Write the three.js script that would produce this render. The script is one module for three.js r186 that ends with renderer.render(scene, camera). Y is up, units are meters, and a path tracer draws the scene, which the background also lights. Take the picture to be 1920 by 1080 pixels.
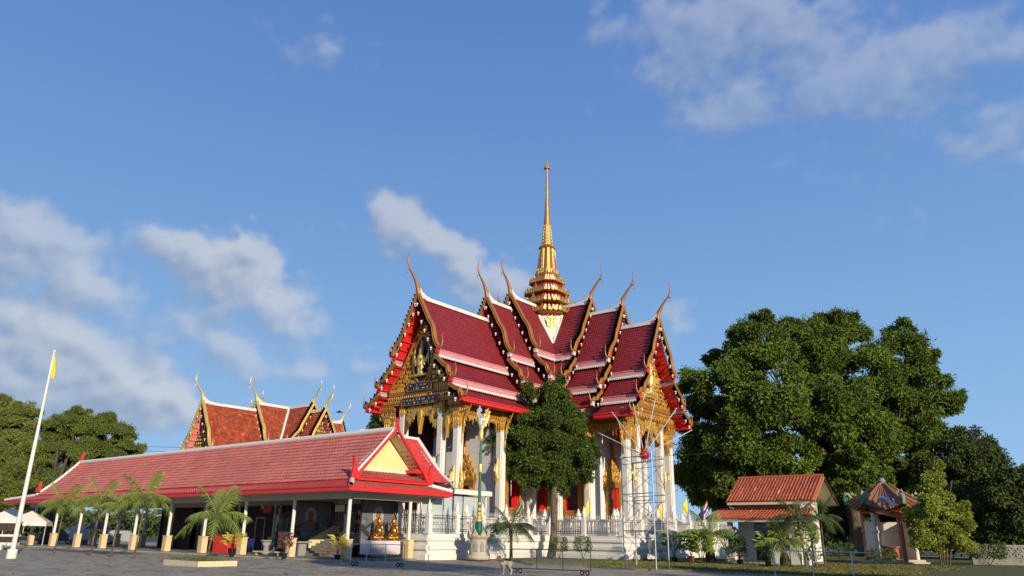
import * as THREE from 'three';
import { mergeGeometries } from 'three/addons/utils/BufferGeometryUtils.js';
import { MarchingCubes } from 'three/addons/objects/MarchingCubes.js';
import { ImprovedNoise } from 'three/addons/math/ImprovedNoise.js';

// ---------------------------------------------------------------- camera, sky, sun, exposure
const scene = new THREE.Scene();
const EYE = 1.55, PITCH = THREE.MathUtils.degToRad(18.3), ROLL = 0.0138, FOC = 1405;
const camera = new THREE.PerspectiveCamera(2 * Math.atan(540 / FOC) * 180 / Math.PI, 16 / 9, 0.1, 9000);
camera.position.set(0, EYE, 0);
camera.rotation.order = 'YXZ';
camera.rotation.set(PITCH, 0, ROLL);
scene.add(camera);
const renderer = new THREE.WebGLRenderer({ antialias: true });
renderer.setSize(1024, 576);
renderer.toneMapping = THREE.LinearToneMapping;
renderer.toneMappingExposure = 1.2;
renderer.shadowMap.enabled = true;
renderer.shadowMap.type = THREE.PCFSoftShadowMap;

// the temple compound has its own axes: X runs right and away, Z runs right and towards the viewer
const TH = THREE.MathUtils.degToRad(51.5), CX = 3.587, CZ = -72.6;
const UX = Math.cos(TH), UZ = -Math.sin(TH), WX = Math.sin(TH), WZ = Math.cos(TH);
const wor = (X, Y, Z) => new THREE.Vector3(CX + UX * X + WX * Z, Y, CZ + UZ * X + WZ * Z);
const loc = p => [(p.x - CX) * UX + (p.z - CZ) * UZ, p.y, (p.x - CX) * WX + (p.z - CZ) * WZ];
function rayDir(px, py) {
  let x = px - 960, y = 540 - py; const c = Math.cos(ROLL), s = Math.sin(ROLL);
  [x, y] = [x * c - y * s, x * s + y * c];
  const cp = Math.cos(PITCH), sp = Math.sin(PITCH);
  return [x / FOC, y / FOC * cp + sp, y / FOC * sp - cp];
}
function at(px, py, d) { const r = rayDir(px, py), t = d / -r[2]; return new THREE.Vector3(r[0] * t, r[1] * t + EYE, r[2] * t); }
function gp(px, py, y = 0) { const r = rayDir(px, py), t = (y - EYE) / r[1]; return new THREE.Vector3(r[0] * t, y, r[2] * t); }
const azel = (px, py) => { const r = rayDir(px, py); return [Math.atan2(r[0], -r[2]), Math.atan2(r[1], Math.hypot(r[0], r[2]))]; };

const SUN_OFF = THREE.MathUtils.degToRad(21), SUN_EL = THREE.MathUtils.degToRad(16.2);
const sunDir = new THREE.Vector3(
  (WX * Math.cos(SUN_OFF) - UX * Math.sin(SUN_OFF)) * Math.cos(SUN_EL), Math.sin(SUN_EL),
  (WZ * Math.cos(SUN_OFF) - UZ * Math.sin(SUN_OFF)) * Math.cos(SUN_EL)).normalize();
const sun = new THREE.DirectionalLight(new THREE.Color().setRGB(1, 0.87, 0.66), 4.9);
sun.position.copy(sunDir).multiplyScalar(260).add(new THREE.Vector3(0, 0, -60));
sun.target.position.set(0, 0, -60);
sun.castShadow = true; sun.shadow.mapSize.set(4096, 4096); sun.shadow.radius = 1.2;
Object.assign(sun.shadow.camera, { left: -120, right: 120, top: 80, bottom: -80, near: 1, far: 520 });
scene.add(sun, sun.target);

// ---------------------------------------------------------------- seeded noise
function rngOf(a) { return () => { a |= 0; a = a + 0x6D2B79F5 | 0; let t = Math.imul(a ^ a >>> 15, 1 | a); t = t + Math.imul(t ^ t >>> 7, 61 | t) ^ t; return ((t ^ t >>> 14) >>> 0) / 4294967296; }; }
let rnd = rngOf(7);
const PERM = (() => { const r = rngOf(99), p = [...Array(256).keys()]; for (let i = 255; i > 0; i--) { const j = r() * (i + 1) | 0;[p[i], p[j]] = [p[j], p[i]]; } return [...p, ...p]; })();
const hash3 = (x, y, z) => PERM[(PERM[(PERM[x & 255] + y) & 255] + z) & 255] / 255;
function vnoise(x, y, z) {
  const xi = Math.floor(x), yi = Math.floor(y), zi = Math.floor(z), s = t => t * t * (3 - 2 * t);
  const u = s(x - xi), v = s(y - yi), w = s(z - zi), L = (a, b, t) => a + (b - a) * t;
  return L(L(L(hash3(xi, yi, zi), hash3(xi + 1, yi, zi), u), L(hash3(xi, yi + 1, zi), hash3(xi + 1, yi + 1, zi), u), v),
    L(L(hash3(xi, yi, zi + 1), hash3(xi + 1, yi, zi + 1), u), L(hash3(xi, yi + 1, zi + 1), hash3(xi + 1, yi + 1, zi + 1), u), v), w);
}
function fbm(x, y, z, o = 5) { let a = 0.5, f = 1, t = 0, n = 0; for (let i = 0; i < o; i++) { t += a * vnoise(x * f, y * f, z * f); n += a; a *= 0.52; f *= 2.03; } return t / n; }
const sstep = (a, b, x) => { const t = Math.min(1, Math.max(0, (x - a) / (b - a))); return t * t * (3 - 2 * t); };

// ---------------------------------------------------------------- sky: clear tropical blue with broken cumulus low down and thin high cloud
{
  const W = 2048, Hh = 1024, data = new Float32Array(W * Hh * 4);
  // cloud puffs: photo position, size in degrees, strength, thickness (0 thin wisp .. 1 cumulus)
  const puffs = [
    [1183, 55, 3.0, 1.9, .42, .2], [1350, 83, 3.8, 2.4, .62, .3], [1411, 33, 3.4, 1.9, .7, .34], [1461, 72, 2.9, 2.0, .74, .36], [1300, 20, 3.6, 1.6, .5, .25], [1311, 144, 2.6, 1.8, .58, .25], [1350, 208, 2.4, 1.5, .6, .25], [1411, 183, 2.2, 1.2, .42, .2], [1240, 110, 2.4, 1.4, .4, .2],
    [1544, 178, 2.2, 1.2, .48, .22], [1572, 144, 2.6, 1.3, .5, .22], [1655, 111, 2.4, 1.6, .58, .26], [1711, 82, 2.0, 1.4, .6, .28], [1711, 160, 2.0, 1.6, .54, .24], [1770, 105, 2.0, 1.2, .5, .26], [1822, 72, 2.4, 1.3, .6, .3], [1600, 11, 1.6, 1.0, .36, .2], [1870, 95, 1.8, 1.0, .4, .2],
    [575, 80, 2.4, 1.5, .5, .2], [600, 60, 1.6, 1.0, .4, .2], [1850, 250, 3.4, 1.8, .42, .2], [1245, 605, 1.3, 1.8, .6, .4], [620, 430, 1.2, 1.0, .34, .2],
    [27, 425, 1.7, 1.4, .62, .6], [22, 466, 2.6, 1.6, .78, .7], [80, 482, 2.5, 1.3, .74, .7], [124, 518, 2.3, 1.3, .76, .75], [178, 546, 1.9, 1.1, .74, .75], [147, 449, 2.4, 1.0, .5, .3],
    [302, 449, 1.8, 1.1, .66, .6], [369, 464, 2.2, 1.4, .78, .75], [422, 497, 2.2, 1.7, .86, .85], [467, 504, 1.8, 1.6, .84, .85], [444, 546, 2.2, 1.5, .82, .9], [502, 571, 1.9, 1.2, .78, .8], [569, 598, 1.5, .8, .66, .6], [498, 478, 1.0, .9, .5, .4],
    [351, 613, 1.6, .9, .68, .6], [400, 642, 1.8, 1.0, .7, .65], [449, 664, 1.6, .9, .6, .55], [453, 700, 1.5, .8, .44, .4], [578, 682, 1.6, .9, .56, .45], [547, 693, 1.7, .7, .46, .4], [300, 692, 1.2, .6, .42, .9], [276, 572, 1.4, .5, .34, .7],
    [27, 602, 2.2, 1.3, .78, .85], [67, 613, 2.2, 1.3, .82, .9], [98, 635, 2.0, 1.4, .86, .95], [138, 664, 2.0, 1.2, .82, .95], [36, 650, 2.4, 1.4, .8, 1], [191, 656, 1.8, 1.0, .5, .6], [27, 712, 2.6, 1.4, .84, .85], [133, 712, 2.6, 1.3, .86, .9], [191, 716, 2.2, 1.3, .88, .95], [236, 737, 2.2, 1.1, .86, 1], [289, 764, 2.2, 1.0, .78, .95], [338, 768, 2.0, .9, .62, .8], [90, 735, 3, 1.1, .7, .8],
    [725, 410, 1.5, 1.5, .7, .6], [760, 432, 1.7, 1.3, .74, .65], [810, 460, 2.0, 1.2, .76, .65], [862, 488, 2.0, 1.3, .76, .65], [905, 525, 1.9, 1.6, .72, .6], [875, 555, 1.6, 1.4, .6, .5], [955, 530, 1.4, 1.2, .56, .5], [720, 450, 1.2, 1.0, .45, .4],
    [1500, 110, 10, 5, .22, .02], [1750, 200, 9, 5, .2, .02], [120, 690, 8, 3, .42, .35], [450, 640, 9, 3, .34, .1], [250, 560, 9, 4, .25, .05],
    [100, 770, 4, 1.0, .5, .7], [300, 800, 4, .8, .4, .5], [700, 690, 1.6, 1.4, .34, .4],
  ].map(([px, py, rx, ry, s, th]) => { const [a, e] = azel(px, py); return [a, e, rx * 1.32 * Math.PI / 180, ry * 1.25 * Math.PI / 180, s, th]; });
  // the rest of the sky carries the same kind of scattered cloud
  const r = rngOf(31);
  for (let i = 0; i < 150; i++) {
    const a = (r() * 2 - 1) * Math.PI, low = r() < .65, e = low ? .05 + r() * .3 : .35 + r() * .8, w = .03 + r() * .07;
    if (Math.abs(a) < .68 && e < .75) continue;
    puffs.push([a, e, w / Math.cos(e), w * (.4 + r() * .3), .45 + r() * .35, low ? .5 + r() * .4 : .25]);
  }
  for (let j = 0; j < Hh; j++) {
    const el = (0.5 - (j + .5) / Hh) * -Math.PI;              // row 0 is straight down
    const se = Math.sin(el), ce = Math.cos(el), up = Math.max(0, se);
    const row = puffs.filter(p => Math.abs(el - p[1]) < p[3] * 2.0 + .05);
    const k = Math.pow(1 - Math.min(1, up / 0.78), 1.4);
    const base = [0.083 + .235 * k, 0.200 + .375 * k, 0.535 + .345 * k];
    const hz = Math.exp(-up / .085);
    for (let c = 0; c < 3; c++) base[c] = base[c] * (1 - hz * .4) + [0.55, 0.67, 0.83][c] * hz * .4;
    for (let i = 0; i < W; i++) {
      const az = ((i + .5) / W - .5) * 2 * Math.PI;           // angle about +x
      const dx = ce * Math.cos(az), dz = ce * Math.sin(az), dy = se;
      const A = Math.atan2(dx, -dz);
      let R = base[0], G = base[1], B = base[2];
      if (el > -0.02 && row.length) {
        const q = 7, wx = (fbm(dx * q + 3, dy * q * 1.3, dz * q, 4) - .5) * .055, wy = (fbm(dx * q + 31, dy * q * 1.3 + 7, dz * q, 4) - .5) * .04;
        let th = 0, mw = 0;
        const cover = (sa, se2) => { let m = 0; for (const p of row) { let da = A + sa - p[0]; if (da > Math.PI) da -= 2 * Math.PI; if (da < -Math.PI) da += 2 * Math.PI; const ux = (da + wx) * ce / p[2], uy = (el + se2 - p[1] + wy) / p[3], d2 = ux * ux + uy * uy; if (d2 > 4.5) continue; const g = Math.exp(-d2 * 1.15) * p[4]; m = 1 - (1 - m) * (1 - g); if (!sa) { th += g * p[5]; mw += g; } } return m; };
        const m = cover(0, 0);
        if (m > .02) {
          th /= mw;
          const d = fbm(dx * 30 + 5, dy * 38, dz * 30, 6), fine = fbm(dx * 80, dy * 100 + 3, dz * 80, 4), nz = (d - .5) * 1.4 + (fine - .5) * .5;
          const a = sstep(.20 + .14 * th, 1.0 - .26 * th, m * 1.1 + nz) * (.23 + .60 * th);
          const d2 = fbm((dx + .010) * 30 + 5, (dy + .013) * 38, dz * 30, 5), lit = Math.min(1, Math.max(0, .50 + (m - cover(.022, .020)) * 1.5 + (d - d2) * 1.6 - th * .10));
          const wc = [.300 + .36 * lit, .360 + .31 * lit, .470 + .22 * lit];
          R += (wc[0] - R) * a; G += (wc[1] - G) * a; B += (wc[2] - B) * a;
        }
      }
      if (el < -0.01) { R = .20; G = .21; B = .21; }
      const o = (j * W + i) * 4; data[o] = R * .82; data[o + 1] = G * .82; data[o + 2] = B * .82; data[o + 3] = 1;
    }
  }
  const sky = new THREE.DataTexture(data, W, Hh, THREE.RGBAFormat, THREE.FloatType);
  sky.mapping = THREE.EquirectangularReflectionMapping; sky.magFilter = THREE.LinearFilter; sky.minFilter = THREE.LinearFilter;
  sky.needsUpdate = true;
  scene.background = sky; scene.environment = sky;
}

// ---------------------------------------------------------------- textures and materials
function tex(n, fn, srgb = true) {
  const d = new Uint8Array(n * n * 4);
  for (let j = 0; j < n; j++) for (let i = 0; i < n; i++) { const c = fn(i / n, j / n), o = (j * n + i) * 4; for (let k = 0; k < 3; k++) d[o + k] = Math.max(0, Math.min(255, c[k] * 255)); d[o + 3] = 255; }
  const t = new THREE.DataTexture(d, n, n, THREE.RGBAFormat);
  t.wrapS = t.wrapT = THREE.RepeatWrapping; t.magFilter = THREE.LinearFilter; t.minFilter = THREE.LinearMipmapLinearFilter; t.generateMipmaps = true;
  if (srgb) t.colorSpace = THREE.SRGBColorSpace; t.needsUpdate = true; return t;
}
// periodic noise on a torus so that textures tile
const tn = (u, v, f, o = 4, s = 0) => { const a = u * 2 * Math.PI, b = v * 2 * Math.PI, R = f / (2 * Math.PI); return fbm(Math.cos(a) * R + 11 + s, Math.sin(a) * R + Math.cos(b) * R * .93 + 5, Math.sin(b) * R + s * 1.7, o); };
const grey = (g, w = [1, 1, 1]) => [g * w[0], g * w[1], g * w[2]];
const T_plaster = tex(512, (u, v) => { const a = tn(u, v, 14, 5), b = tn(u, v, 60, 3, 9), s = sstep(.56, .72, tn(u, v, 30, 4, 3) * .6 + tn(u * 4, v, 8, 3, 4) * .4); return grey(.99 - .06 * Math.abs(a - .5) * 2 - .03 * b - .03 * s, [1, .99, .97]); });
const T_grime = tex(512, (u, v) => { const a = tn(u, v, 20, 5), s = sstep(.5, .7, tn(u, v, 9, 5, 3)); return grey(.98 - .12 * s * a - .08 * tn(u, v, 80, 2, 6)); });
const T_road = tex(1024, (u, v) => { const a = tn(u, v, 10, 6), b = tn(u, v, 180, 2, 9), c = sstep(.52, .66, tn(u, v, 24, 5, 2)); const e = sstep(.60, .66, tn(u, v, 7, 5, 14)); return grey(.86 + .22 * (a - .5) + .16 * (b - .5) - .12 * c - .16 * e, [1, .975, .92]); });
const T_grass = tex(1024, (u, v) => { const a = tn(u, v, 16, 5), b = tn(u, v, 200, 2, 9), c = sstep(.5, .62, tn(u, v, 30, 4, 2)); const g = .62 + .5 * (b - .5) + .35 * (a - .5); return [g * (.78 + .42 * c), g * (.92 - .02 * c), g * (.42 + .2 * c)]; });
const T_bark = tex(256, (u, v) => { const a = tn(u * 2, v, 12, 4), b = tn(u, v, 50, 3, 4); return grey(.55 + .5 * (a - .4) + .35 * (b - .5), [1, .93, .84]); });
const T_wood = tex(256, (u, v) => { const a = tn(u * 6, v, 8, 4); return grey(.7 + .5 * (a - .5), [1, .93, .86]); });
const T_bump = tex(256, (u, v) => grey(tn(u, v, 40, 4)), false);
const T_fine = tex(256, (u, v) => grey(tn(u, v, 90, 3)), false);

const M = {};
function mat(name, r, g, b, rough = .8, metal = 0, extra = {}) {
  const m = new THREE.MeshStandardMaterial({ roughness: rough, metalness: metal, side: THREE.DoubleSide, ...extra });
  m.color.setRGB(r * .86, g * .86, b * .86); m.name = name; M[name] = m; return m;
}
mat('white', .80, .78, .74, .75, 0, { map: T_plaster });
mat('whiteTrim', .80, .77, .73, .6, 0, { map: T_grime });
mat('wallWhite', .74, .73, .74, .85, 0, { map: T_plaster });
mat('gold', .66, .37, .07, .40, .5, { bumpMap: T_fine, bumpScale: .01 });
mat('goldPale', .80, .56, .16, .38, .5);
mat('goldBrown', .46, .195, .045, .5, .35, { map: T_grime });
mat('goldOld', .56, .31, .07, .42, .45, { map: T_grime, bumpMap: T_fine, bumpScale: .01 });
mat('goldFrame', .50, .24, .05, .45, .4, { map: T_grime });
mat('goldDeep', .20, .085, .022, .6, .3);
mat('tileRed', .22, .0175, .021, .5, 0, { vertexColors: true });
mat('tileSalmon', .52, .155, .125, .55, 0, { vertexColors: true, map: T_grime });
mat('tileScarlet', .56, .062, .06, .5, 0, { vertexColors: true });
mat('tileOrange', .49, .115, .042, .6, 0, { vertexColors: true, map: T_grime });
mat('tileRust', .38, .068, .018, .55, 0, { vertexColors: true, map: T_grime });
mat('tileChinese', .26, .12, .055, .4, 0);
mat('pinkTrim', .72, .285, .30, .6, 0, { map: T_grime });
mat('redPaint', .70, .022, .025, .45, 0);
mat('redDeep', .34, .012, .016, .5, 0);
mat('redShutter', .72, .016, .018, .35, 0);
mat('pinkSoffit', .70, .22, .22, .7, 0);
mat('navy', .012, .016, .035, .35, 0);
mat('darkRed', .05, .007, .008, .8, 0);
mat('dark', .012, .010, .009, .8, 0);
mat('charcoal', .035, .033, .032, .6, 0);
mat('pedestal', .80, .60, .32, .8, 0, { map: T_grime });
mat('yellowWall', .86, .72, .36, .8, 0, { map: T_plaster });
mat('soffitGrey', .60, .54, .46, .85, 0, { map: T_plaster });
mat('cream', .72, .62, .42, .8, 0, { map: T_plaster });
mat('tan', .52, .36, .20, .8, 0, { map: T_plaster });
mat('stone', .52, .46, .36, .9, 0, { map: T_grime, bumpMap: T_bump, bumpScale: .02 });
mat('concrete', .36, .35, .33, .9, 0, { map: T_road });
mat('steel', .46, .46, .46, .45, .6);
mat('steelDark', .05, .052, .06, .5, .4);
mat('galv', .55, .56, .57, .5, .45);
mat('green', .012, .12, .075, .35, .1);
mat('wood', .36, .14, .055, .6, 0, { map: T_wood });
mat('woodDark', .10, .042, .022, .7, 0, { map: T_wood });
mat('bark', .27, .215, .16, .95, 0, { map: T_bark, bumpMap: T_bark, bumpScale: .03 });
mat('barkPale', .42, .35, .26, .95, 0, { map: T_bark, bumpMap: T_bark, bumpScale: .03 });
mat('barkGrey', .22, .185, .15, .95, 0, { map: T_bark });
mat('terracotta', .42, .14, .06, .85, 0, { map: T_grime });
mat('blackPlastic', .015, .015, .016, .5, 0);
mat('rubber', .012, .012, .012, .8, 0);
mat('flagYellow', .85, .62, .03, .8, 0);
mat('flagDark', .015, .018, .04, .8, 0);
mat('flagRed', .5, .02, .03, .8, 0);
mat('flagWhite', .78, .78, .78, .8, 0);
mat('flagBlue', .02, .03, .18, .8, 0);
mat('panel', .50, .57, .56, .5, 0, { map: T_grime });
mat('jade', .06, .20, .10, .4, 0);
mat('orangeCloth', .75, .22, .02, .9, 0);
mat('bluePlastic', .01, .02, .09, .4, 0);
mat('lilac', .35, .22, .42, .8, 0);
mat('cloth', .62, .56, .58, .9, 0);
mat('goldStatue', .45, .20, .028, .28, .75);
mat('fur', .55, .48, .38, .95, 0, { vertexColors: true });
mat('glassDark', .02, .025, .028, .08, 0);
mat('granite', .30, .29, .29, .8, 0, { map: T_grime });
M.road = new THREE.MeshStandardMaterial({ map: T_road, roughness: .92, bumpMap: T_fine, bumpScale: .004 }); M.road.color.setRGB(.46, .41, .32);
M.ground = new THREE.MeshStandardMaterial({ map: T_grass, roughness: 1 }); M.ground.color.setRGB(.16, .15, .09);
M.grass = new THREE.MeshStandardMaterial({ map: T_grass, roughness: 1, bumpMap: T_grass, bumpScale: .02 }); M.grass.color.setRGB(.22, .26, .12);
function leafMat(name, r, g, b, tr = .3) {
  const m = new THREE.MeshPhysicalMaterial({ side: THREE.DoubleSide, roughness: .82, specularIntensity: .45, transmission: tr, thickness: 0 });
  m.color.setRGB(r, g, b); m.name = name; M[name] = m; return m;
}
leafMat('leaf', 1, 1, 1, .12); leafMat('palmLeaf', .21, .27, .05); leafMat('palmDark', .085, .125, .03); leafMat('leafBush', .075, .12, .025); leafMat('leafYellow', .55, .48, .06); leafMat('leafRed', .17, .04, .03);

// ---------------------------------------------------------------- geometry helpers
function prep(g) {
  let h = g.index ? g.toNonIndexed() : g;
  if (!h.attributes.normal) h.computeVertexNormals();
  if (!h.attributes.uv) h.setAttribute('uv', new THREE.BufferAttribute(new Float32Array(h.attributes.position.count * 2), 2));
  for (const k of Object.keys(h.attributes)) if (!['position', 'normal', 'uv', 'color'].includes(k)) h.deleteAttribute(k);
  return h;
}
function boxUV(g, s = .25) {           // metres to texture repeats, by the way each face looks
  const p = g.attributes.position, n = g.attributes.normal, u = g.attributes.uv;
  for (let i = 0; i < p.count; i++) {
    const ax = Math.abs(n.getX(i)), ay = Math.abs(n.getY(i)), az = Math.abs(n.getZ(i));
    if (ay > ax && ay > az) u.setXY(i, p.getX(i) * s, p.getZ(i) * s); else if (ax > az) u.setXY(i, p.getZ(i) * s, p.getY(i) * s); else u.setXY(i, p.getX(i) * s, p.getY(i) * s);
  }
  return g;
}
function merge(list) {
  const a = list.flat(9).map(prep), col = a.some(g => g.attributes.color);
  if (col) for (const g of a) if (!g.attributes.color) g.setAttribute('color', new THREE.BufferAttribute(new Float32Array(g.attributes.position.count * 3).fill(1), 3));
  return boxUV(a.length === 1 ? a[0] : mergeGeometries(a));
}
function part(name, geos, material, parent, opt = {}) {
  const m = new THREE.Mesh(geos.isBufferGeometry ? boxUV(prep(geos)) : merge(geos), material);
  m.name = name; m.castShadow = m.receiveShadow = true;
  if (opt.label) m.userData.label = opt.label; if (opt.kind) m.userData.kind = opt.kind;
  if (opt.pos) m.position.set(...opt.pos); if (opt.rot) m.rotation.set(...opt.rot);
  if (parent) parent.add(m); return m;
}
const names = {};
function numbered(n) { names[n] = (names[n] ?? -1) + 1; return names[n] ? n + '_' + String(names[n]).padStart(3, '0') : n; }
function thing(name, label, category, pos, turn = 0, group) {
  const o = new THREE.Group(); o.name = numbered(name); scene.add(o);
  if (pos) { if (pos.isVector3) o.position.copy(pos); else o.position.copy(wor(...pos)); }
  o.rotation.y = TH + turn; o.userData = { label, category }; if (group) o.userData.group = group; return o;
}
function dup(src, label, pos, turn, group) {
  const r = src.clone(); r.name = numbered(src.name.replace(/_\d+$/, '')); scene.add(r); r.userData = { ...src.userData, label };
  if (group) r.userData.group = group;
  if (pos) r.position.copy(pos.isVector3 ? pos : wor(...pos)); if (turn !== undefined) r.rotation.y = TH + turn; return r;
}
function structure(name, geos, material, opt = {}) { const m = part(name, geos, material, scene); m.userData.kind = 'structure'; if (opt.label) m.userData.label = opt.label; return m; }
const mtx = new THREE.Matrix4(), Q = new THREE.Quaternion(), E = new THREE.Euler();
function flipWind(g) {
  if (g.index) { const a = g.index.array; for (let i = 0; i < a.length; i += 3) [a[i + 1], a[i + 2]] = [a[i + 2], a[i + 1]]; return g; }
  for (const k of Object.keys(g.attributes)) { const at = g.attributes[k], s = at.itemSize, a = at.array; for (let i = 0; i < at.count; i += 3) for (let c = 0; c < s; c++) { const p = (i + 1) * s + c, q = (i + 2) * s + c, t = a[p]; a[p] = a[q]; a[q] = t; } }
  return g;
}
const SWAP = new THREE.Matrix4().set(0, 0, 1, 0, 0, 1, 0, 0, 1, 0, 0, 0, 0, 0, 0, 1);
const swapXZ = g => flipWind(g.clone().applyMatrix4(SWAP));
function T(g, x = 0, y = 0, z = 0, rx = 0, ry = 0, rz = 0, sx = 1, sy = sx, sz = sx) {
  mtx.compose(new THREE.Vector3(x, y, z), Q.setFromEuler(E.set(rx, ry, rz)), new THREE.Vector3(sx, sy, sz)); const r = g.clone().applyMatrix4(mtx); return sx * sy * sz < 0 ? flipWind(r) : r;
}
const box = (w, h, d, x = 0, y = 0, z = 0, rx = 0, ry = 0, rz = 0) => T(new THREE.BoxGeometry(w, h, d), x, y, z, rx, ry, rz);
const cyl = (r0, r1, h, x = 0, y = 0, z = 0, seg = 10) => T(new THREE.CylinderGeometry(r1, r0, h, seg), x, y + h / 2, z);
const lathe = (pts, seg = 12, x = 0, y = 0, z = 0) => T(new THREE.LatheGeometry(pts.map(p => new THREE.Vector2(...p)), seg), x, y, z);
function extr(pts, depth, bevel = 0, holes = []) {   // pts in x,y ; centred on z
  const s = new THREE.Shape(pts.map(p => new THREE.Vector2(...p)));
  for (const h of holes) s.holes.push(new THREE.Path(h.map(p => new THREE.Vector2(...p))));
  const g = new THREE.ExtrudeGeometry(s, { depth, bevelEnabled: bevel > 0, bevelSize: bevel, bevelThickness: bevel, bevelSegments: 1, curveSegments: 6 });
  return g.translate(0, 0, -depth / 2);
}
function bar(a, b, r, seg = 6, r2 = r) {            // straight round bar between points
  const A = new THREE.Vector3(...a), B = new THREE.Vector3(...b), d = B.clone().sub(A), L = d.length();
  const g = new THREE.CylinderGeometry(r2, r, L, seg); g.translate(0, L / 2, 0);
  g.applyQuaternion(new THREE.Quaternion().setFromUnitVectors(new THREE.Vector3(0, 1, 0), d.normalize())); return g.translate(...a);
}
function taper(pts, radii, seg = 6, n = 0) {        // bent tapering limb through points
  const P = pts.map(p => p.isVector3 ? p : new THREE.Vector3(...p)), c = new THREE.CatmullRomCurve3(P), N = n || (P.length - 1) * 3;
  const pos = [], idx = []; let nrm = null;
  for (let i = 0; i <= N; i++) {
    const t = i / N, p = c.getPoint(t), tg = c.getTangent(t);
    if (!nrm) nrm = (Math.abs(tg.y) > .9 ? new THREE.Vector3(1, 0, 0) : new THREE.Vector3(0, 1, 0)).cross(tg).normalize();
    nrm.sub(tg.clone().multiplyScalar(nrm.dot(tg))).normalize(); const bn = tg.clone().cross(nrm);
    const f = t * (radii.length - 1), k = Math.min(radii.length - 2, Math.floor(f)), r = radii[k] + (radii[k + 1] - radii[k]) * (f - k);
    for (let j = 0; j < seg; j++) { const a = j / seg * 2 * Math.PI; pos.push(p.x + (nrm.x * Math.cos(a) + bn.x * Math.sin(a)) * r, p.y + (nrm.y * Math.cos(a) + bn.y * Math.sin(a)) * r, p.z + (nrm.z * Math.cos(a) + bn.z * Math.sin(a)) * r); }
  }
  for (let i = 0; i < N; i++) for (let j = 0; j < seg; j++) { const a = i * seg + j, b = i * seg + (j + 1) % seg; idx.push(a, b, a + seg, b, b + seg, a + seg); }
  const g = new THREE.BufferGeometry(); g.setAttribute('position', new THREE.Float32BufferAttribute(pos, 3)); g.setIndex(idx); g.computeVertexNormals(); return g;
}
function soup(tris, colors) {                       // flat triangles [x,y,z]*3
  const g = new THREE.BufferGeometry(); g.setAttribute('position', new THREE.Float32BufferAttribute(tris, 3));
  if (colors) g.setAttribute('color', new THREE.Float32BufferAttribute(colors, 3)); g.computeVertexNormals(); return g;
}
function quad(out, a, b, c, d) { out.push(...a, ...b, ...c, ...a, ...c, ...d); }
// smooth-union body from tapered capsules [ax,ay,az, bx,by,bz, ra, rb]
function sdfBody(caps, lo, hi, res = 40, k = .02) {
  const mc = new MarchingCubes(res, new THREE.MeshStandardMaterial(), false, false, 90000); mc.isolation = 0;
  const size = Math.max(hi[0] - lo[0], hi[1] - lo[1], hi[2] - lo[2]) / 2, cx = (lo[0] + hi[0]) / 2, cy = (lo[1] + hi[1]) / 2, cz = (lo[2] + hi[2]) / 2, hs = res / 2;
  for (let z = 0; z < res; z++) for (let y = 0; y < res; y++) for (let x = 0; x < res; x++) {
    const px = (x - hs) / hs * size + cx, py = (y - hs) / hs * size + cy, pz = (z - hs) / hs * size + cz; let d = 1e3;
    for (const c of caps) {
      const bx = c[3] - c[0], by = c[4] - c[1], bz = c[5] - c[2], qx = px - c[0], qy = py - c[1], qz = pz - c[2];
      const t = Math.max(0, Math.min(1, (qx * bx + qy * by + qz * bz) / (bx * bx + by * by + bz * bz + 1e-9)));
      const e = Math.hypot(qx - bx * t, qy - by * t, qz - bz * t) - (c[6] + (c[7] - c[6]) * t);
      const h = Math.max(0, k - Math.abs(d - e)) / k; d = Math.min(d, e) - h * h * k / 4;
    }
    mc.field[x + y * res + z * res * res] = -d;
  }
  mc.update(); const n = mc.count, g = new THREE.BufferGeometry();
  g.setAttribute('position', new THREE.BufferAttribute(mc.positionArray.slice(0, n * 3), 3)); g.setAttribute('normal', new THREE.BufferAttribute(mc.normalArray.slice(0, n * 3), 3));
  const nn = g.attributes.normal; for (let i = 0; i < n; i++) { const l = Math.hypot(nn.getX(i), nn.getY(i), nn.getZ(i)) || 1; nn.setXYZ(i, nn.getX(i) / l, nn.getY(i) / l, nn.getZ(i) / l); }
  return g.scale(size, size, size).translate(cx, cy, cz);
}
// carved flame leaf, 1 high, standing on the origin in the xy plane
const FLAME = extr([[-.2, 0], [.22, 0], [.40, .24], [.30, .48], [.16, .66], [.20, 1], [-.06, .72], [-.12, .5], [-.34, .42], [-.40, .2]], .16, .03);
const LEAFTIP = extr([[-.3, 0], [.3, 0], [.36, .3], [.16, .62], [0, 1], [-.16, .62], [-.36, .3]], .16, .03);
const flame = (x, y, z, s, rz = 0, ry = 0, flip = 1) => T(FLAME, x, y, z, 0, ry, rz, s * flip, s, s);
const tip = (x, y, z, s, rz = 0, ry = 0, w = 1) => T(LEAFTIP, x, y, z, 0, ry, rz, s * w, s, s);
const scroll = (() => { const p = []; for (let i = 0; i <= 9; i++) { const a = i / 9 * Math.PI * 3.1, r = .5 * (1 - i / 11); p.push([Math.cos(a) * r, Math.sin(a) * r, .04 * i / 9]); } return taper(p, [.1, .1, .05], 4, 14); })();

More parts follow.
